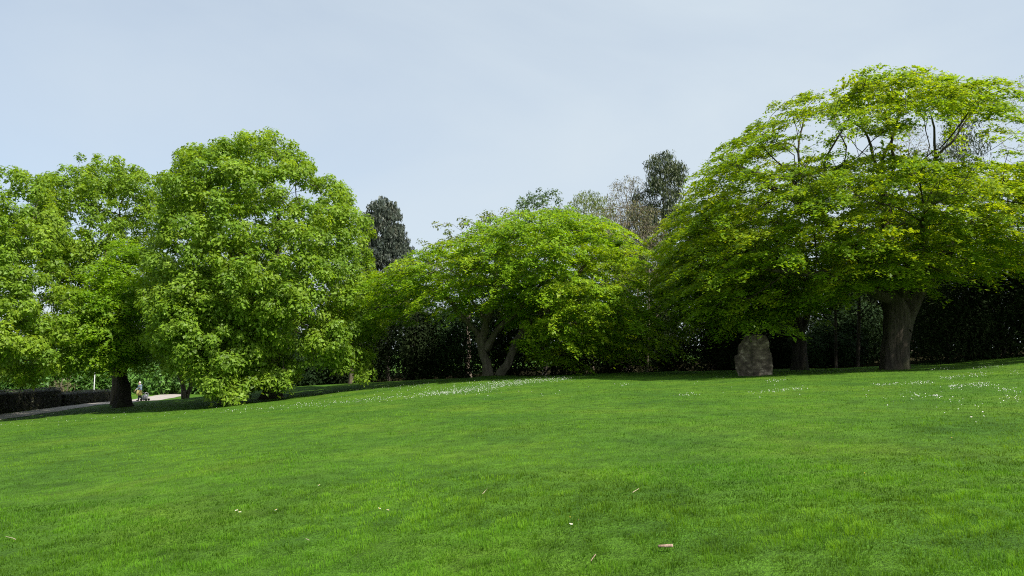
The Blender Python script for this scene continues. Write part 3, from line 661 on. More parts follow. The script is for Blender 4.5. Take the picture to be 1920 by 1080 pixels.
# ------------------------------------------------------------------ shrubs
def shrub(name, label, px, depth, wpx, top_py, leaf, seed, per=3200, lsize=.2, dd=2.2, group=None, asp=.6, lobes=9, cat='shrub', bark='barkdark', hang=.25):
    r_ = np.random.default_rng(seed); sc = depth / F
    c0 = at(px, 655, depth); gx, gy = float(c0[0]), depth
    z0 = float(gz(gx, gy)); zt = float(at(px, top_py, depth)[2]); Hh = max(zt - z0, .5); W = wpx * sc / 2
    root = thing(name, label, cat, (gx, gy, z0), group)
    th = r_.random(lobes) * 2 * np.pi; rr = np.sqrt(r_.random(lobes)) * .75
    lc = np.stack([np.cos(th) * rr * W, np.sin(th) * rr * dd, (1 - .5 * rr) * Hh * r_.uniform(.3, .72, lobes)], -1)
    lc[0] = (0, 0, Hh * .68)
    lr = np.stack([np.full(lobes, W * .5), np.full(lobes, dd * .5), np.full(lobes, Hh * .34)], -1) * r_.uniform(.75, 1.15, (lobes, 1))
    k = r_.integers(0, lobes, per); dirs = nrm(r_.normal(0, 1, (per, 3)))
    bump = .75 + .5 * fbm(dirs * 2.2 + k[:, None] * 3.1, seed, 2)
    pos = lc[k] + dirs * lr[k] * (bump * r_.random(per) ** .22)[:, None]
    gzs = gz(gx + pos[:, 0], gy + pos[:, 1]) - z0
    pos[:, 2] = np.where(pos[:, 2] < gzs + .05, gzs + .05 + r_.random(per) * Hh * .5, pos[:, 2])
    lowk = r_.random(per) < .2; pos[:, 2] = np.where(lowk, gzs + .03 + r_.random(per) * Hh * .3, pos[:, 2])
    n = nrm(dirs * .8 + np.array([0, 0, .5]) + r_.normal(0, .45, (per, 3))); t = dirs + r_.normal(0, .6, (per, 3)); t[:, 2] -= hang
    cl = noise3(pos * .9 + seed, seed)
    s = lsize * (1 + r_.normal(0, .3, per).clip(-.6, .8))
    v, f, tt = leaf_quads(pos, n, t, s, s * asp, np.stack([cl * .6 + r_.random(per) * .4, r_.random(per), cl], -1))
    ch = []
    for i in range(lobes):
        b = np.array([r_.normal(0, W * .15), r_.normal(0, dd * .15), 0]); b[2] = float(gz(gx + b[0], gy + b[1])) - z0 - .1
        m = (b + lc[i]) / 2 + r_.normal(0, .12, 3)
        ch.append(smooth_path([b, m, lc[i] + np.array([0, 0, lr[i][2] * .5])], [.07, .05, .02], .5))
    sv, sf = tubes(ch, lambda r: 6)
    link('stem', mesh_np(name + '_stem', sv, [sf], M[bark], smooth=True), root)
    link('foliage', mesh_np(name + '_foliage', v, [f], leaf, tt), root)
    return root
def build_shrubs():
    Gd = 'dark evergreen bushes under the trees'
    # dark wall right of the great trunk
    for i, (px, d, wp, tp, lab) in enumerate([
            (1770, 45, 190, 430, 'tall black-green yew right beside the great trunk'),
            (1870, 45, 200, 405, 'tall dark yew at the right edge of the lawn'),
            (1990, 44, 200, 400, 'dark yew running out of the picture at the right')]):
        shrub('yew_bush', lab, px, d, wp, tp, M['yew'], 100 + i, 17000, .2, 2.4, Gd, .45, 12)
    for i, (px, d, wp, tp, mat, lab) in enumerate([
            (1610, 50, 150, 545, 'laurel', 'glossy speckled laurel between the two right-hand trunks'),
            (1545, 49, 90, 600, 'laurel', 'low laurel just right of the dark trunk behind the stone'),
            (1450, 51, 120, 560, 'yew', 'dark bush directly behind the standing stone'),
            (1345, 50, 150, 540, 'yew', 'dark bush left of the standing stone'),
            (1250, 54, 150, 510, 'yew', 'dark bush between the centre maple and the stone'),
            (1150, 56, 150, 520, 'yew', 'dark bush under the right half of the centre maple'),
            (1045, 57, 150, 500, 'yew', 'dark bush just right of the twin stems'),
            (945, 58, 150, 490, 'yew', 'dark bush straight behind the twin stems'),
            (860, 58, 150, 510, 'laurel', 'dark laurel just left of the twin stems'),
            (775, 59, 150, 520, 'yew', 'black-green bush under the left half of the centre maple'),
            (648, 67, 150, 470, 'yew', 'tall dark evergreen rising between the big maple and the cone-shaped conifer'),
            (690, 61, 140, 510, 'yew', 'dark bush between the big maple and the centre maple')]):
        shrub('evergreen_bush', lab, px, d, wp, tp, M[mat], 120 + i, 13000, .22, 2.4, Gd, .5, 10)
    for i, (px, d, wp, tp, lab) in enumerate([
            (1560, 60, 210, 390, 'tall dark yew far behind the gap right of the stone'),
            (1690, 60, 210, 385, 'tall dark yew far behind the great trunk'),
            (1820, 60, 230, 385, 'tall dark yew farthest back at the right under the great dome'),
            (1420, 62, 210, 430, 'tall dark yew far behind the standing stone')]):
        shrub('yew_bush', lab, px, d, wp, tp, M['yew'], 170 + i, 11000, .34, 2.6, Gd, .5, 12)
    for i, (px, d, wp, tp, lab) in enumerate([
            (622, 62, 130, 640, 'dark green laurel right of the big maple trunk'),
            (560, 61, 110, 655, 'dark green laurel close behind the big maple trunk')]):
        shrub('laurel_bush', lab, px, d, wp, tp, M['laurel'], 140 + i, 9000, .22, 2.0, Gd, .55, 9)
    for i, (px, d, wp, tp, lab) in enumerate([
            (283, 80, 110, 672, 'sunlit green bush right behind the walker'),
            (335, 78, 110, 650, 'sunlit green bush behind the many-stemmed tree'),
            (405, 76, 130, 640, 'green bush behind the low maple'),
            (200, 84, 110, 660, 'green bush behind the flared trunk'),
            (120, 82, 120, 650, 'green bush behind the far hedge'),
            (35, 80, 140, 640, 'green bush behind the near hedge'),
            (485, 74, 120, 640, 'green bush behind the big maple trunk')]):
        shrub('green_bush', lab, px, d, wp, tp, M['hedgegreen'], 150 + i, 4500, .38, 2.6, 'sunlit bushes beyond the path', .6, 9)
    shrub('twiggy_bush', 'pale twiggy half-bare bush above the hedge at far left', 122, 66, 70, 700, M['budding'], 160, 900, .2, 1.2, None, .25, 8, bark='twig')
    # thin stems in the dark
    def pole(name, label, px, d, y0, y1, r0, mat, lean=0, seed=1):
        b = at(px, y0, d); z = float(gz(b[0], d)); t = at(px + lean, y1, d)
        root = thing(name, label, 'tree', (b[0], d, z))
        hgt = t[2] - z; p, r = smooth_path([(0, 0, -.1), ((t[0] - b[0]) * .5 + .06, .03, hgt * .5), (t[0] - b[0], 0, hgt)], [r0, r0 * .8, r0 * .5], .4)
        br = []
        r_ = np.random.default_rng(seed)
        for k in range(5):
            s = p[int(len(p) * (.45 + .1 * k))]; a = r_.random() * 6.28; ln = hgt * .22
            br.append(smooth_path([s, s + np.array([math.cos(a) * ln * .5, math.sin(a) * ln * .5, ln * .4]), s + np.array([math.cos(a) * ln, math.sin(a) * ln, ln * .9])], [r0 * .35, r0 * .25, r0 * .1], .4))
        v1, f1 = trunk_mesh_arrays([(p, r)], seed, .3); v2, f2 = tubes(br, lambda q: 5)
        link('trunk', mesh_np(name + '_trunk', v1, [f1], mat, smooth=True), root)
        link('branches', mesh_np(name + '_branches', v2, [f2], mat, smooth=True), root)
    pole('slender_tree', 'slim brown trunk under the right skirt of the big maple', 657, 57, 716, 640, .2, M['bark'], 4, 2)
    pole('slender_tree', 'slim pale trunk showing right of the centre maple, nearer the great tree', 1213, 52, 700, 500, .1, M['barkpale'], 4, 3)
    pole('slender_tree', 'slim pale leaning trunk just inside the right flank of the centre maple', 1201, 53, 700, 510, .08, M['barkpale'], -8, 4)
    pole('slender_tree', 'thin black trunk midway between the two right-hand trunks', 1608, 46, 692, 500, .13, M['barkdark'], 3, 5)
    pole('slender_tree', 'thin dark trunk right of the tree behind the stone', 1567, 46, 692, 520, .11, M['barkdark'], -3, 6)
    # far wood that closes the view
    r_ = np.random.default_rng(9); per = 60000
    x = r_.uniform(-110, 110, per); y = 100 + 9 * (r_.random(per) - .5) + .0012 * x * x * -1
    top = 8.5 + 3.5 * (fbm(np.c_[x * .13, np.zeros(per), np.zeros(per)], 7, 3) - .5) * 2 + np.where(x > -5, 3.5, 0) * np.clip((x + 5) / 12, 0, 1)
    g = gz(np.clip(x, -90, 90), y); z = g + top * r_.random(per) ** .75
    pos = np.stack([x, y, z], -1); n = nrm(r_.normal(0, .5, (per, 3)) + np.array([0, -.6, .6]))
    s = .62 * (1 + r_.normal(0, .3, per).clip(-.5, .8)); cl = noise3(pos * .25, 4)
    v, f, tt = leaf_quads(pos, n, r_.normal(0, 1, (per, 3)), s, s * .7, np.stack([cl * .7 + r_.random(per) * .3, r_.random(per), cl], -1))
    tag(link('far_wood', mesh_np('far_wood', v, [f], M['laurel'], tt)), 'dark wood closing the view far behind the trees', 'wood', kind='stuff')
build_shrubs()

# ------------------------------------------------------------------ clipped hedges and lamp post
def hedge(label, y0, y1, x0, wid, h, seed):
    root = thing('clipped_hedge', label, 'hedge', (x0, (y0 + y1) / 2, float(gz(x0, (y0 + y1) / 2))), 'clipped hedges along the path')
    cx, cy, cz = root.location; r_ = np.random.default_rng(seed)
    ny = int((y1 - y0) / .5) + 1; ys = np.linspace(y0, y1, ny)
    prof = [(-1, 0), (-1.02, .5), (-.97, .93), (-.8, 1), (0, 1.02), (.8, 1), (.97, .93), (1.02, .5), (1, 0)]
    V = []
    for yy in ys:
        xc = x0 - (yy - 50) * .06
        for a, b in prof: V.append((xc + a * wid * .46 - cx, yy - cy, float(gz(xc, yy)) - .05 + b * h * .95 - cz))
    k = len(prof); i = np.arange(ny - 1)[:, None] * k + np.arange(k - 1)[None]
    f = np.stack([i, i + k, i + k + 1, i + 1], -1).reshape(-1, 4); V = np.array(V)
    caps = [np.arange(k)[None], (np.arange(k)[::-1] + (ny - 1) * k)[None]]
    link('core', mesh_np('hedge_core', V, [f] + caps, M['core']), root)
    per = int(2600 * (y1 - y0) / 5); yy = r_.uniform(y0 - .05, y1 + .05, per); sgm = r_.random(per) * (k - 1); a = sgm.astype(int); u = sgm - a
    pr = np.array(prof); q = pr[a] * (1 - u[:, None]) + pr[a + 1] * u[:, None]
    endc = r_.random(per) < .12; yy = np.where(endc, np.where(r_.random(per) < .5, y0, y1), yy); sx = np.where(endc, r_.random(per), 1.)
    xc = x0 - (yy - 50) * .06
    bump = 1 + (noise3(np.c_[yy * 1.1, q * 1.5], seed) - .5) * .1
    pos = np.stack([xc + q[:, 0] * sx * wid * .5 * bump, yy, gz(xc, yy) + q[:, 1] * h * bump], -1) + r_.normal(0, .03, (per, 3))
    n = nrm(np.stack([q[:, 0], np.zeros(per), (q[:, 1] > .9) * 1.2], -1) + r_.normal(0, .5, (per, 3)))
    s = .11 * (1 + r_.normal(0, .3, per).clip(-.5, .8))
    v, f, tt = leaf_quads(pos - np.array([cx, cy, cz]), n, r_.normal(0, 1, (per, 3)), s, s * .6, np.stack([r_.random(per), r_.random(per), r_.random(per)], -1))
    link('foliage', mesh_np('hedge_foliage', v, [f], M['hedgedark'], tt), root)
hedge('low dark clipped hedge nearest the viewer, at the left edge beside the path', 38, 53.6, -35.6, 1.7, 1.45, 1)
hedge('low dark clipped hedge farther along the path, ending short of the flared trunk', 54.1, 62.5, -35.6, 1.7, 1.0, 2)

def lathe(prof, s=12):
    a = np.arange(s) / s * 2 * np.pi; V = np.concatenate([np.stack([r * np.cos(a), r * np.sin(a), np.full(s, z)], -1) for r, z in prof])
    k = len(prof); i = np.arange(k - 1)[:, None] * s; j = np.arange(s)[None]; j2 = (j + 1) % s
    return V, np.stack([i + j, i + j2, i + s + j2, i + s + j], -1).reshape(-1, 4)
def lamp_post():
    d = 66; p = at(176, 735, d); z = float(gz(p[0], d)); m = plain_mat('pale_painted_steel', (.5, .52, .53), (.62, .63, .64), 5, .5, .05)
    root = thing('lamp_post', 'slim pale lamp post rising behind the hedge at left', 'lamp post', (p[0], d, z))
    v, f = lathe([(.08, -.1), (.08, .25), (.05, .3), (.045, 1.0), (.035, 4.2), (.0, 4.22)]); link('pole', mesh_np('pole', v, [f], m, smooth=True), root)
    v, f = lathe([(.06, 4.15), (.2, 4.25), (.24, 4.55), (.1, 4.7), (0, 4.75)]); link('lamp_head', mesh_np('lamp_head', v, [f], m, smooth=True), root)
lamp_post()

# ------------------------------------------------------------------ standing stone
def standing_stone():
    d = 35.5; P = at(1415, 703, d); z0 = float(gz(P[0], d)); sc = d / F
    root_loc = (P[0], d, z0)
    # outline per height: (height in m, left x, ridge x, right x) measured from the photograph
    rows = [(-.25, -.74, -.30, .86), (0, -.78, -.30, .86), (.25, -.86, -.29, .88), (.5, -.92, -.30, .91), (.85, -.96, -.31, .88), (1.0, -.92, -.32, .86), (1.1, -.76, -.32, .83), (1.3, -.73, -.33, .78), (1.5, -.70, -.33, .74), (1.66, -.64, -.33, .72), (1.82, -.48, -.32, .70), (1.97, -.40, -.28, .68), (2.05, -.34, -.2, .60)]
    hs = np.linspace(-.25, 2.05, 44); rw = np.array(rows); per = 56; V = []
    for h in hs:
        l, rg, rt = (np.interp(h, rw[:, 0], rw[:, k]) for k in (1, 2, 3))
        tl = 1 - .12 * max(h, 0) / 2
        keys = np.array([(rg, -.85 * tl), (rg + (rt - rg) * .5, -.55 * tl), (rt, -.30 * tl), (rt * .96, .35 * tl), (.2, .62 * tl), (l * .75, .6 * tl), (l, .42 * tl), (rg - (rg - l) * .45, -.25 * tl), (rg, -.85 * tl)])
        dd = np.concatenate([[0], np.cumsum(np.linalg.norm(np.diff(keys, axis=0), axis=1))]); s = np.linspace(0, dd[-1], per + 1)[:-1]
        V += [(np.interp(q, dd, keys[:, 0]), np.interp(q, dd, keys[:, 1]), h) for q in s]
    V = np.array(V); V[:, 0] *= .95; V[-per:, 2] += (fbm(V[-per:] * 2, 8, 2) - .5) * .3
    out = nrm(V * np.array([1, 1, 0]))
    rt_ = V[:, 0] > -.26
    strat = np.where(rt_, np.sin(V[:, 2] * 11 + 5 * fbm(V * 1.6, 5, 2)) * .022 * (.4 + fbm(V * 2.1, 15, 2)), np.sin(V[:, 0] * 38 + 3 * fbm(V * 1.2, 9, 2)) * .022)
    V += out * ((fbm(V * 2.3, 2, 4) - .5) * .05 + (fbm(V * 9, 6, 3) - .5) * .035 + strat)[:, None]
    k = len(hs); i = np.arange(k - 1)[:, None] * per; j = np.arange(per)[None]; j2 = (j + 1) % per
    f = np.stack([i + j, i + j2, i + per + j2, i + per + j], -1).reshape(-1, 4)
    top = V[-per:].mean(0); V = np.vstack([V, top + np.array([0, 0, .06])]); b = (k - 1) * per
    ft = np.stack([b + np.arange(per), b + (np.arange(per) + 1) % per, np.full(per, len(V) - 1)], -1)
    m, n, l, bs = newmat('weathered_stone'); tcx = n.new('ShaderNodeTexCoord')
    a = n.new('ShaderNodeTexNoise'); a.inputs['Scale'].default_value = 2.1; a.inputs['Detail'].default_value = 11; a.inputs['Roughness'].default_value = .68
    mpx = n.new('ShaderNodeMapping'); mpx.inputs['Scale'].default_value = (1, 1, 1.7); l.new(tcx.outputs['Object'], mpx.inputs['Vector']); l.new(mpx.outputs['Vector'], a.inputs['Vector'])
    r = ramp(n, [(.34, (.025, .018, .011)), (.47, (.08, .06, .04)), (.56, (.15, .118, .082)), (.66, (.42, .35, .26))]); l.new(a.outputs['Fac'], r.inputs['Fac']); l.new(r.outputs['Color'], bs.inputs['Base Color'])
    bs.inputs['Roughness'].default_value = .92; bp = n.new('ShaderNodeBump'); bp.inputs['Strength'].default_value = .6; bp.inputs['Distance'].default_value = .05
    l.new(a.outputs['Fac'], bp.inputs['Height']); l.new(bp.outputs['Normal'], bs.inputs['Normal'])
    o = link('standing_stone', mesh_np('standing_stone', V, [f, ft], m, smooth=False)); o.location = root_loc
    tag(o, 'rough grey-brown standing stone with an upright front ridge, on the lawn under the great tree', 'stone')
standing_stone()

# ------------------------------------------------------------------ the walker with bag and rollator
def skin_obj(name, parent, verts, edges, radii, mat, sub=2, root=0):
    me = bpy.data.meshes.new(name); me.from_pydata(verts, edges, []); me.materials.append(mat)
    o = link(name, me, parent)
    m = o.modifiers.new('skin', 'SKIN'); m.use_smooth_shade = True
    sv = me.skin_vertices[0].data
    for i, r in enumerate(radii): sv[i].radius = (r, r) if not isinstance(r, tuple) else r
    for i in range(len(verts)): sv[i].use_root = (i == root)
    s = o.modifiers.new('sub', 'SUBSURF'); s.levels = sub; s.render_levels = sub
    return o
def ellipsoid(c, r, nu=14, nv=9):
    V = []; 
    for i in range(nv + 1):
        ph = math.pi * i / nv
        for j in range(nu):
            th = 2 * math.pi * j / nu; V.append((c[0] + r[0] * math.sin(ph) * math.cos(th), c[1] + r[1] * math.sin(ph) * math.sin(th), c[2] + r[2] * math.cos(ph)))
    i = np.arange(nv)[:, None] * nu; j = np.arange(nu)[None]; j2 = (j + 1) % nu
    return np.array(V), np.stack([i + j, i + nu + j, i + nu + j2, i + j2], -1).reshape(-1, 4)
def walker():
    d = 61; P = at(262, 755, d); x, z = float(P[0]), float(gz(P[0], d)) + .035
    skin = plain_mat('skin', (.42, .25, .18), (.5, .31, .23), 9, .6, .02)
    hair = plain_mat('white_hair', (.55, .53, .5), (.7, .68, .65), 20, .8, .2)
    denim = plain_mat('light_blue_jacket', (.13, .19, .26), (.22, .30, .38), 12, .85, .1)
    navy = plain_mat('dark_trousers', (.022, .028, .05), (.04, .048, .075), 12, .9, .1)
    shoe = plain_mat('shoe_leather', (.02, .018, .016), (.04, .035, .03), 12, .5, .05)
    root = thing('person', 'white-haired person in a light blue jacket and dark trousers walking on the path', 'person', (x, d, z), rz=R(-35))
    # walking toward -x/-y; local: +x right of the body, -y forward
    skin_obj('body', root,
             [(0, 0, .92), (0, -.02, 1.12), (0, -.03, 1.30), (0, -.05, 1.40), (0, -.08, 1.47), (0, -.10, 1.55), (0, -.10, 1.62),
              (.36, -.22, .87), (.37, -.26, .80), (-.27, -.30, .92), (-.25, -.36, .86), (.33, -.16, .95), (-.29, -.22, .98), (.21, -.05, 1.12), (-.25, -.05, 1.12), (.17, -.03, 1.36), (-.17, -.03, 1.36)],
             [(0, 1), (1, 2), (2, 3), (3, 4), (4, 5), (5, 6), (3, 15), (15, 13), (13, 11), (11, 7), (7, 8), (3, 16), (16, 14), (14, 12), (12, 9), (9, 10)],
             [.12, .12, .12, .06, .058, .085, .07, .038, .026, .038, .026, .034, .034, .04, .04, .05, .05], skin)
    for s, (hx, hy, hz), fx in ((1, (.37, -.26, .80), 1), (-1, (-.25, -.36, .86), -1)):
        V, E, Rd = [(hx, hy + .02, hz + .02)], [], [.03]
        for k, (ox, ln) in enumerate(((-.03, .07), (-.01, .08), (.01, .075), (.03, .06))):
            V += [(hx + ox, hy - .02, hz - .03), (hx + ox, hy - .045, hz - .03 - ln * .6), (hx + ox, hy - .03, hz - .03 - ln)]; b = 1 + 3 * k
            E += [(0, b), (b, b + 1), (b + 1, b + 2)]; Rd += [.011, .010, .008]
        V += [(hx - .045 * fx, hy - .01, hz), (hx - .055 * fx, hy - .04, hz - .04)]; E += [(0, 13), (13, 14)]; Rd += [.013, .01]
        skin_obj('hand', root, V, E, Rd, skin, 1)
    hv, hf = ellipsoid((0, -.085, 1.585), (.092, .108, .112)); keep = hv[:, 1] > -.13
    hv[~keep, 1] = -.13; link('hair', mesh_np('hair', hv, [hf], hair, smooth=True), root)
    nv, nf = ellipsoid((0, -.195, 1.54), (.014, .02, .024), 8, 6); link('nose', mesh_np('nose', nv, [nf], skin, smooth=True), root)
    for s in (-1, 1):
        ev, ef = ellipsoid((s * .034, -.178, 1.565), (.013, .008, .008), 8, 5); link('eye', mesh_np('eye', ev, [ef], shoe, smooth=True), root)
        ev, ef = ellipsoid((s * .09, -.085, 1.55), (.012, .025, .035), 8, 6); link('ear', mesh_np('ear', ev, [ef], skin, smooth=True), root)
    skin_obj('jacket', root, [(0, 0, .84), (0, -.01, 1.02), (0, -.03, 1.22), (0, -.04, 1.36), (0, -.06, 1.43), (.19, -.03, 1.36), (.245, -.06, 1.12), (.345, -.18, .93), (-.19, -.03, 1.36), (-.27, -.06, 1.12), (-.285, -.24, .96)],
             [(0, 1), (1, 2), (2, 3), (3, 4), (3, 5), (5, 6), (6, 7), (3, 8), (8, 9), (9, 10)],
             [(.2, .15), (.19, .15), (.2, .15), (.16, .11), .075, .085, .068, .052, .085, .068, .052], denim)
    skin_obj('trousers', root, [(0, 0, .94), (.1, .0, .84), (.12, -.14, .48), (.12, -.20, .07), (-.1, 0, .84), (-.11, .06, .48), (-.12, .24, .10)],
             [(0, 1), (1, 2), (2, 3), (0, 4), (4, 5), (5, 6)], [(.17, .14), .115, .085, .07, .115, .085, .07], navy)
    for sx, sy, sz in ((.12, -.25, 0), (-.12, .22, .02)):
        v, f = ellipsoid((sx, sy, .045 + sz), (.05, .14, .05), 12, 8); link('shoe', mesh_np('shoe', v, [f], shoe, smooth=True), root)
    # yellow shoulder bag
    yel = plain_mat('yellow_bag_cloth', (.5, .42, .12), (.62, .54, .2), 8, .8, .15)
    bag = thing('bag', 'bright yellow cloth bag hanging against the walker', 'bag', (x + .06, d - .26, z + .48))
    V = []
    prof = [(0, .22, .07), (.06, .25, .10), (.2, .26, .11), (.36, .23, .08), (.45, .2, .03)]
    for h, a, b in prof:
        for j in range(16):
            t = 2 * math.pi * j / 16; cc, ss = math.cos(t), math.sin(t)
            V.append((a * np.sign(cc) * abs(cc) ** .6, b * np.sign(ss) * abs(ss) ** .6 + .01 * math.sin(7 * t + h * 20), h))
    i = np.arange(4)[:, None] * 16; j = np.arange(16)[None]; j2 = (j + 1) % 16
    link('body', mesh_np('bag_body', np.array(V), [np.stack([i + j, i + j2, i + 16 + j2, i + 16 + j], -1).reshape(-1, 4), np.arange(16)[None, ::-1]], yel, smooth=True), bag)
    v, f = tubes([smooth_path([(-.17, 0, .44), (-.14, .02, .6), (-.02, .05, .72), (.12, .02, .6), (.17, 0, .44)], [.014] * 5, .06)], lambda r: 6)
    link('strap', mesh_np('strap', v, [f], yel, smooth=True), bag)
    # pale wheeled trolley beside the walker
    pal = plain_mat('pale_trolley_metal', (.5, .5, .5), (.66, .66, .67), 6, .4, .02); blk = plain_mat('rubber', (.02, .02, .02), (.035, .035, .035), 10, .8, .05)
    grey = plain_mat('pale_lilac_canvas', (.4, .39, .46), (.52, .5, .58), 9, .85, .1)
    tr = thing('trolley', 'pale wheeled shopping trolley just right of the walker', 'trolley', (x + .42, d + .05, z))
    for s in (-.22, .22):
        v, f = tubes([smooth_path([(.22, s, .12), (.2, s, .5), (.1, s, .66), (-.12, s, .72)], [.016] * 4, .08), smooth_path([(.22, s, .14), (-.22, s, .12)], [.014] * 2, .1)], lambda r: 6)
        link('frame', mesh_np('trolley_frame', v, [f], pal, smooth=True), tr)
        for q in (-.22, .22):
            a = np.arange(18) / 18 * 2 * np.pi; V = np.concatenate([np.stack([q + rr * np.cos(a), np.full(18, s + yy), .1 + rr * np.sin(a)], -1) for rr, yy in ((.05, -.02), (.1, -.025), (.1, .025), (.05, .02))])
            i = np.arange(3)[:, None] * 18; j = np.arange(18)[None]; j2 = (j + 1) % 18
            link('wheel', mesh_np('wheel', V, [np.stack([i + j, i + j2, i + 18 + j2, i + 18 + j], -1).reshape(-1, 4), np.arange(18)[None], np.arange(54, 72)[None, ::-1]], blk), tr)
    V = []
    for h, a, b in ((.14, .16, .17), (.2, .19, .19), (.46, .2, .2), (.52, .17, .17)):
        for j in range(16):
            t = 2 * math.pi * j / 16; cc, ss = math.cos(t), math.sin(t); V.append((a * np.sign(cc) * abs(cc) ** .5, b * np.sign(ss) * abs(ss) ** .5, h))
    i = np.arange(3)[:, None] * 16; j = np.arange(16)[None]; j2 = (j + 1) % 16
    link('basket', mesh_np('basket', np.array(V), [np.stack([i + j, i + j2, i + 16 + j2, i + 16 + j], -1).reshape(-1, 4), np.arange(16)[None, ::-1], np.arange(48, 64)[None]], grey, smooth=True), tr)
walker()

# ------------------------------------------------------------------ grass
def build_grass():
    m = leaf_mat('grass_blade', [(0, (.052, .145, .010)), (.5, (.086, .20, .011)), (1, (.122, .228, .012))], (1.5, 1.4, .6), .42, .65, .1)
    r_ = np.random.default_rng(77)
    n = 430000
    # density falls with distance from the viewer
    q = r_.random(n); d0, d1 = 3.6, 46.
    d = 1 / (1 / d0 + q ** 1.0 * (1 / d1 - 1 / d0)); d = np.where(r_.random(n) < .3, np.exp(r_.uniform(math.log(5), math.log(d1), n)), d)
    x = d * r_.uniform(-.86, .86, n)
    k = ~((x < -28.5) & (d > 25) & (x < -29.0)); x, d = x[k], d[k]; n = len(x)
    # gather into tussocks
    c = np.stack([x, d, np.zeros(n)], -1)
    cl = fbm(c * np.array([2.6, 3.2, 1]), 31, 3); cl2 = fbm(c * .35, 33, 3); cl3 = noise3(c * 5.5, 34)
    z = gz(x, d)
    cs = .21
    gi = np.floor(c[:, :2] / cs).astype(np.int64); bd = np.full(n, 9.); bx = np.zeros((n, 2)); bid = np.zeros(n)
    for ox in (-1, 0, 1):
        for oy in (-1, 0, 1):
            ci = gi + np.array([ox, oy]); zz = np.zeros(n, np.int64)
            cc = np.stack([(ci[:, 0] + _hash(ci[:, 0], ci[:, 1], zz, 1)) * cs, (ci[:, 1] + _hash(ci[:, 0], ci[:, 1], zz, 2)) * cs], -1)
            dd_ = np.hypot(cc[:, 0] - x, cc[:, 1] - d); up_ = dd_ < bd
            bd = np.where(up_, dd_, bd); bx = np.where(up_[:, None], cc, bx); bid = np.where(up_, _hash(ci[:, 0], ci[:, 1], zz, 3), bid)
    core = np.clip(1 - bd / (cs * .75), 0, 1)          # 1 in the middle of a tussock
    L = (.018 + .042 * core * (.4 + .6 * bid) + .02 * np.clip((cl - .32) * 2.6, 0, 1.2)) * r_.uniform(.6, 1.25, n) * (1 + .25 * (cl3 - .5))
    Wd = np.maximum(.0042, .00085 * d) * r_.uniform(.7, 1.25, n)
    az = np.arctan2(d - bx[:, 1], x - bx[:, 0]) + r_.normal(0, .8, n)
    lean = np.clip(.3 + 3.2 * bd + r_.normal(0, .25, n), .05, 1.5)
    hd = np.stack([np.cos(az), np.sin(az), np.zeros(n)], -1); sd = np.stack([-np.sin(az + r_.normal(0, .8, n)), np.cos(az), np.zeros(n)], -1); sd = nrm(sd)
    b = np.stack([x, d, z - .01], -1)
    mid = b + (np.array([0, 0, 1.]) * .55 + hd * (lean * .22)[:, None]) * L[:, None]
    tip = b + (np.array([0, 0, 1.]) * (1 - .22 * lean)[:, None] + hd * (lean * .75)[:, None]) * L[:, None]
    tint = np.stack([np.clip((cl2 - .5) * 1.3 + .38 + .22 * bid + r_.normal(0, .14, n), 0, 1), np.clip(.40 + 2.6 * (cl - .5) + 2.0 * (fbm(c * np.array([.75, .55, 1]), 55, 3) - .5) + .6 * (bid - .5) + .6 * (r_.random(n) - .5), 0, 1), cl], -1)
    near = d < 9
    nb = near.sum(); h = (Wd * .5)[:, None]
    Vn = np.stack([b - sd * h, b + sd * h, mid - sd * h * .75, mid + sd * h * .75, tip], 1)[near].reshape(-1, 3)
    o = np.arange(nb)[:, None] * 5
    fq = o + np.array([0, 1, 3, 2]); ft = o + np.array([2, 3, 4])
    Vf = np.stack([b - sd * h, b + sd * h, tip], 1)[~near].reshape(-1, 3)
    ft2 = np.arange(len(Vf)).reshape(-1, 3) + len(Vn)
    V = np.concatenate([Vn, Vf]); T = np.concatenate([np.repeat(tint[near], 5, 0), np.repeat(tint[~near], 3, 0)])
    tag(link('grass', mesh_np('grass', V, [fq, ft, ft2], m, T)), 'short uneven green grass covering the lawn', 'grass', kind='stuff')
build_grass()

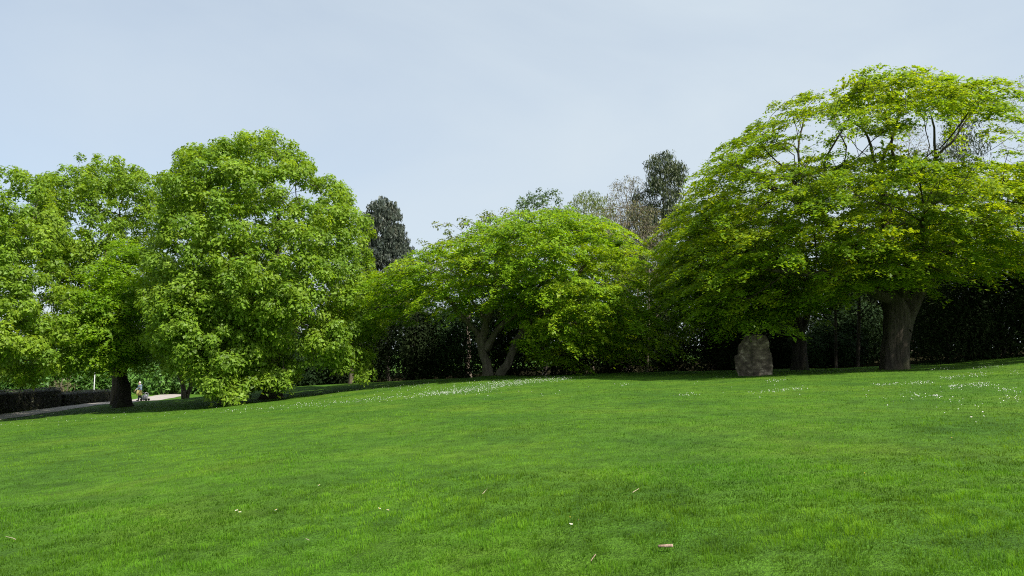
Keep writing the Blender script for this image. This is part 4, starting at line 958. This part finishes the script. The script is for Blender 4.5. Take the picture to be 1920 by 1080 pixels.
# ------------------------------------------------------------------ daisies
M['petal'] = plain_mat('white_petal', (.5, .5, .48), (.66, .66, .63), 30, .7, .05)
M['eye'] = plain_mat('yellow_flower_eye', (.6, .42, .03), (.75, .55, .06), 30, .8, .05)
M['stalk'] = plain_mat('flower_stalk', (.06, .14, .02), (.09, .18, .03), 30, .8, .05)
def build_daisies():
    r_ = np.random.default_rng(3)
    pts = []
    def line(a, b, n, sx, sy):
        t = r_.random(n); pts.append(np.c_[a[0] + (b[0] - a[0]) * t + r_.normal(0, sx, n), a[1] + (b[1] - a[1]) * t + r_.normal(0, sy, n)])
    line((790, 744), (860, 738), 260, 14, 1.6); line((850, 738), (960, 723), 420, 14, 2.6); line((930, 725), (1070, 711), 420, 12, 2.2)
    line((880, 722), (1040, 713), 160, 20, 2); line((560, 764), (790, 746), 240, 16, 2.4); line((700, 722), (880, 735), 230, 40, 5)
    line((380, 778), (560, 764), 60, 25, 3); line((0, 800), (300, 778), 60, 40, 4)
    line((1410, 743), (1506, 733), 90, 8, 1.5); line((1445, 719), (1465, 717), 26, 6, 1); line((1270, 747), (1300, 745), 22, 8, 1.5)
    line((1640, 727), (1690, 724), 60, 6, 1.6); line((1700, 724), (1745, 721), 70, 8, 2); line((1765, 714), (1800, 711), 70, 7, 1.6); line((1810, 710), (1850, 704), 60, 10, 2.5)
    line((1780, 731), (1800, 729), 60, 7, 1.8); line((1815, 728), (1860, 726), 90, 10, 2.2); line((1825, 694), (1885, 689), 70, 8, 1.4); line((1750, 697), (1790, 691), 36, 7, 1.4)
    line((1740, 748), (1762, 749), 28, 5, 1.5); line((1680, 748), (1730, 745), 26, 14, 3); line((1870, 736), (1915, 740), 40, 10, 3); line((1880, 754), (1910, 755), 26, 10, 3)
    line((1780, 770), (1830, 758), 14, 30, 6); line((1900, 700), (1920, 706), 24, 8, 3); line((1660, 760), (1850, 800), 14, 50, 14); line((1160, 726), (1175, 724), 18, 5, 1)
    line((1050, 700), (1900, 760), 60, 90, 12); line((500, 735), (1000, 745), 80, 90, 8)
    uv = np.concatenate(pts); P = ground_hit(uv[:, 0], uv[:, 1]); P = P[~np.isnan(P[:, 0])]; P = P[P[:, 1] > 9]
    n = len(P); P[:, 2] = gz(P[:, 0], P[:, 1]) + r_.uniform(.075, .105, n)
    a = np.arange(7) / 7 * 2 * np.pi; rr = r_.uniform(.007, .0128, n)
    nn = nrm(np.array([.15, -.35, 1.]) + r_.normal(0, .3, (n, 3))); u = nrm(np.cross(nn, np.array([0, 1, .1]))); v = np.cross(nn, u)
    ring = P[:, None] + rr[:, None, None] * (u[:, None] * np.cos(a)[None, :, None] + v[:, None] * np.sin(a)[None, :, None]) + (nn * .004)[:, None]
    V = np.concatenate([P[:, None], ring], 1).reshape(-1, 3); o = np.arange(n)[:, None, None] * 8; j = np.arange(7)
    f = (o + np.stack([np.zeros(7, int), 1 + j, 1 + (j + 1) % 7], -1)[None]).reshape(-1, 3)
    s0 = P - np.array([0, 0, .1]); e = np.array([.0012, 0, 0]); sv = np.stack([s0 - e, s0 + e, P + e - nn * .002, P - e - nn * .002], 1).reshape(-1, 3)
    fs = np.arange(4 * n).reshape(-1, 4) + len(V)
    tag(link('daisy_drift', mesh_np('daisy_drift', np.concatenate([V, sv]), [f, fs], [M['petal'], M['stalk']], matidx=np.r_[np.zeros(len(f)), np.ones(len(fs))])),
        'drifts of tiny white daisies across the far lawn', 'flowers', kind='stuff')
    # near daisies one by one
    pet = []; 
    for k in range(14):
        t = 2 * math.pi * k / 14; cc, ss = math.cos(t), math.sin(t); wv = .0034
        pet += [(.004 * cc, .004 * ss, 0), (.011 * cc - wv * ss, .011 * ss + wv * cc, .002), (.0165 * cc, .0165 * ss, .0015), (.011 * cc + wv * ss, .011 * ss - wv * cc, .002)]
    pm = mesh_np('daisy_petals', np.array(pet), [np.arange(56).reshape(-1, 4)], M['petal'])
    ev, ef = ellipsoid((0, 0, .002), (.0055, .0055, .004), 10, 6); em = mesh_np('daisy_eye', ev, [ef], M['eye'], smooth=True)
    sv, sf = tubes([(np.array([(0, 0, 0), (.004, .002, -.04), (0, 0, -.11)]), np.array([.0011, .0012, .0013]))], lambda r: 5); sm = mesh_np('daisy_stalk', sv, [sf], M['stalk'], smooth=True)
    for i, (px, py) in enumerate([(1069, 990), (1085, 997), (1071, 1004), (443, 976), (449, 978), (517, 975), (711, 973), (727, 975), (1785, 833), (1822, 792), (1834, 793), (1850, 797), (1622, 906), (598, 923)]):
        p = ground_hit(px, py)[0]; p[2] = float(gz(p[0], p[1])) + .085
        lab = {0: 'one of three white daisies close together in the grass at bottom centre', 3: 'one of two white daisies side by side in the near grass at lower left',
               5: 'lone white daisy just right of the lower left pair', 6: 'one of two white daisies set apart in the near grass left of centre',
               8: 'lone white daisy a little below the row of three near the right edge', 9: 'one of three white daisies in a loose row near the right edge',
               12: 'lone white daisy in the open grass between the stone and the bottom right corner', 13: 'lone white daisy in the open grass left of the picture centre'}[(0, 0, 0, 3, 3, 5, 6, 6, 8, 9, 9, 9, 12, 13)[i]]
        rt = thing('daisy', lab, 'daisy', p, 'single daisies in the near grass')
        rt.rotation_euler = (r_.normal(.35, .2), r_.normal(0, .2), r_.random() * 6)
        link('petals', pm, rt); link('flower_eye', em, rt); link('stalk', sm, rt)
build_daisies()

# ------------------------------------------------------------------ litter of sticks
def build_sticks():
    M['chip'] = bark_mat('dead_wood', (.12, .07, .045), (.42, .31, .24), 30, .3, .4); M['straw'] = plain_mat('dry_straw', (.3, .25, .15), (.45, .38, .26), 30, .8, .1)
    def stick(name, label, a, b, r, mat, lift=.06, knots=4, fork=False, cat='stick'):
        p0, p1 = ground_hit([a[0], b[0]], [a[1], b[1]]); r_ = np.random.default_rng(int(a[0]))
        p0[2] = float(gz(p0[0], p0[1])) + lift; p1[2] = float(gz(p1[0], p1[1])) + lift * 1.15
        base = (p0 + p1) / 2; k = np.linspace(0, 1, knots)[:, None]; pts = p0 + (p1 - p0) * k - base + r_.normal(0, r * .5, (knots, 3))
        pp, rr = smooth_path(pts, r * r_.uniform(.75, 1.1, knots), max(r * 1.2, .008)); s = 12
        tg = nrm(np.gradient(pp, axis=0)); u = nrm(np.cross(tg, [0, 0, 1.])); vv = np.cross(tg, u); an = np.arange(s) / s * 2 * np.pi
        nb = 1 + .25 * (noise3(np.c_[np.repeat(np.arange(len(pp)), s) * .5, np.tile(np.cos(an), len(pp)) * 2, np.tile(np.sin(an), len(pp)) * 2] + a[0], 3) - .5)
        V = (pp[:, None] + (rr[:, None] * nb.reshape(len(pp), s))[..., None] * (u[:, None] * np.cos(an)[None, :, None] + vv[:, None] * np.sin(an)[None, :, None])).reshape(-1, 3)
        i = np.arange(len(pp) - 1)[:, None] * s; j = np.arange(s)[None]; j2 = (j + 1) % s
        f = np.stack([i + j, i + j2, i + s + j2, i + s + j], -1).reshape(-1, 4)
        fs = [f, np.arange(s)[None, ::-1], (np.arange(s) + (len(pp) - 1) * s)[None]]
        if fork:
            m0 = pts[len(pts) // 2]; v2, f2 = tubes([smooth_path([m0, m0 + np.array([.02, 0, .02]), m0 + np.array([.035, -.01, .05])], [r * .7, r * .5, r * .3], .01)], lambda q: 6)
            fs.append(f2 + len(V)); V = np.vstack([V, v2])
        o = link(name, mesh_np(name, V, fs, mat, smooth=True)); o.location = base; tag(o, label, cat)
    stick('wood_chunk', 'small pinkish-brown chunk of dead wood in the grass at bottom centre-right', (1236, 1040), (1262, 1037), .012, M['chip'], .052, knots=2)
    stick('twig', 'small pale forked twig standing in the grass near the middle of the lower lawn', (905, 944), (911, 938), .0035, M['straw'], .08, fork=True)
    stick('twig', 'short straw-coloured twig lying in the grass right of the forked twig', (1186, 940), (1198, 937), .003, M['straw'], .08)
    stick('twig', 'thin reddish stick at the bottom edge of the picture', (1108, 1080), (1117, 1064), .0035, M['chip'], .08)
    stick('twig', 'thin pale twig in the grass at the lower left edge', (10, 1026), (28, 1030), .003, M['straw'], .08)
    stick('twig', 'small straw leaf blade in the grass at bottom left of centre', (572, 1031), (579, 1038), .0035, M['straw'], .08)
build_sticks()
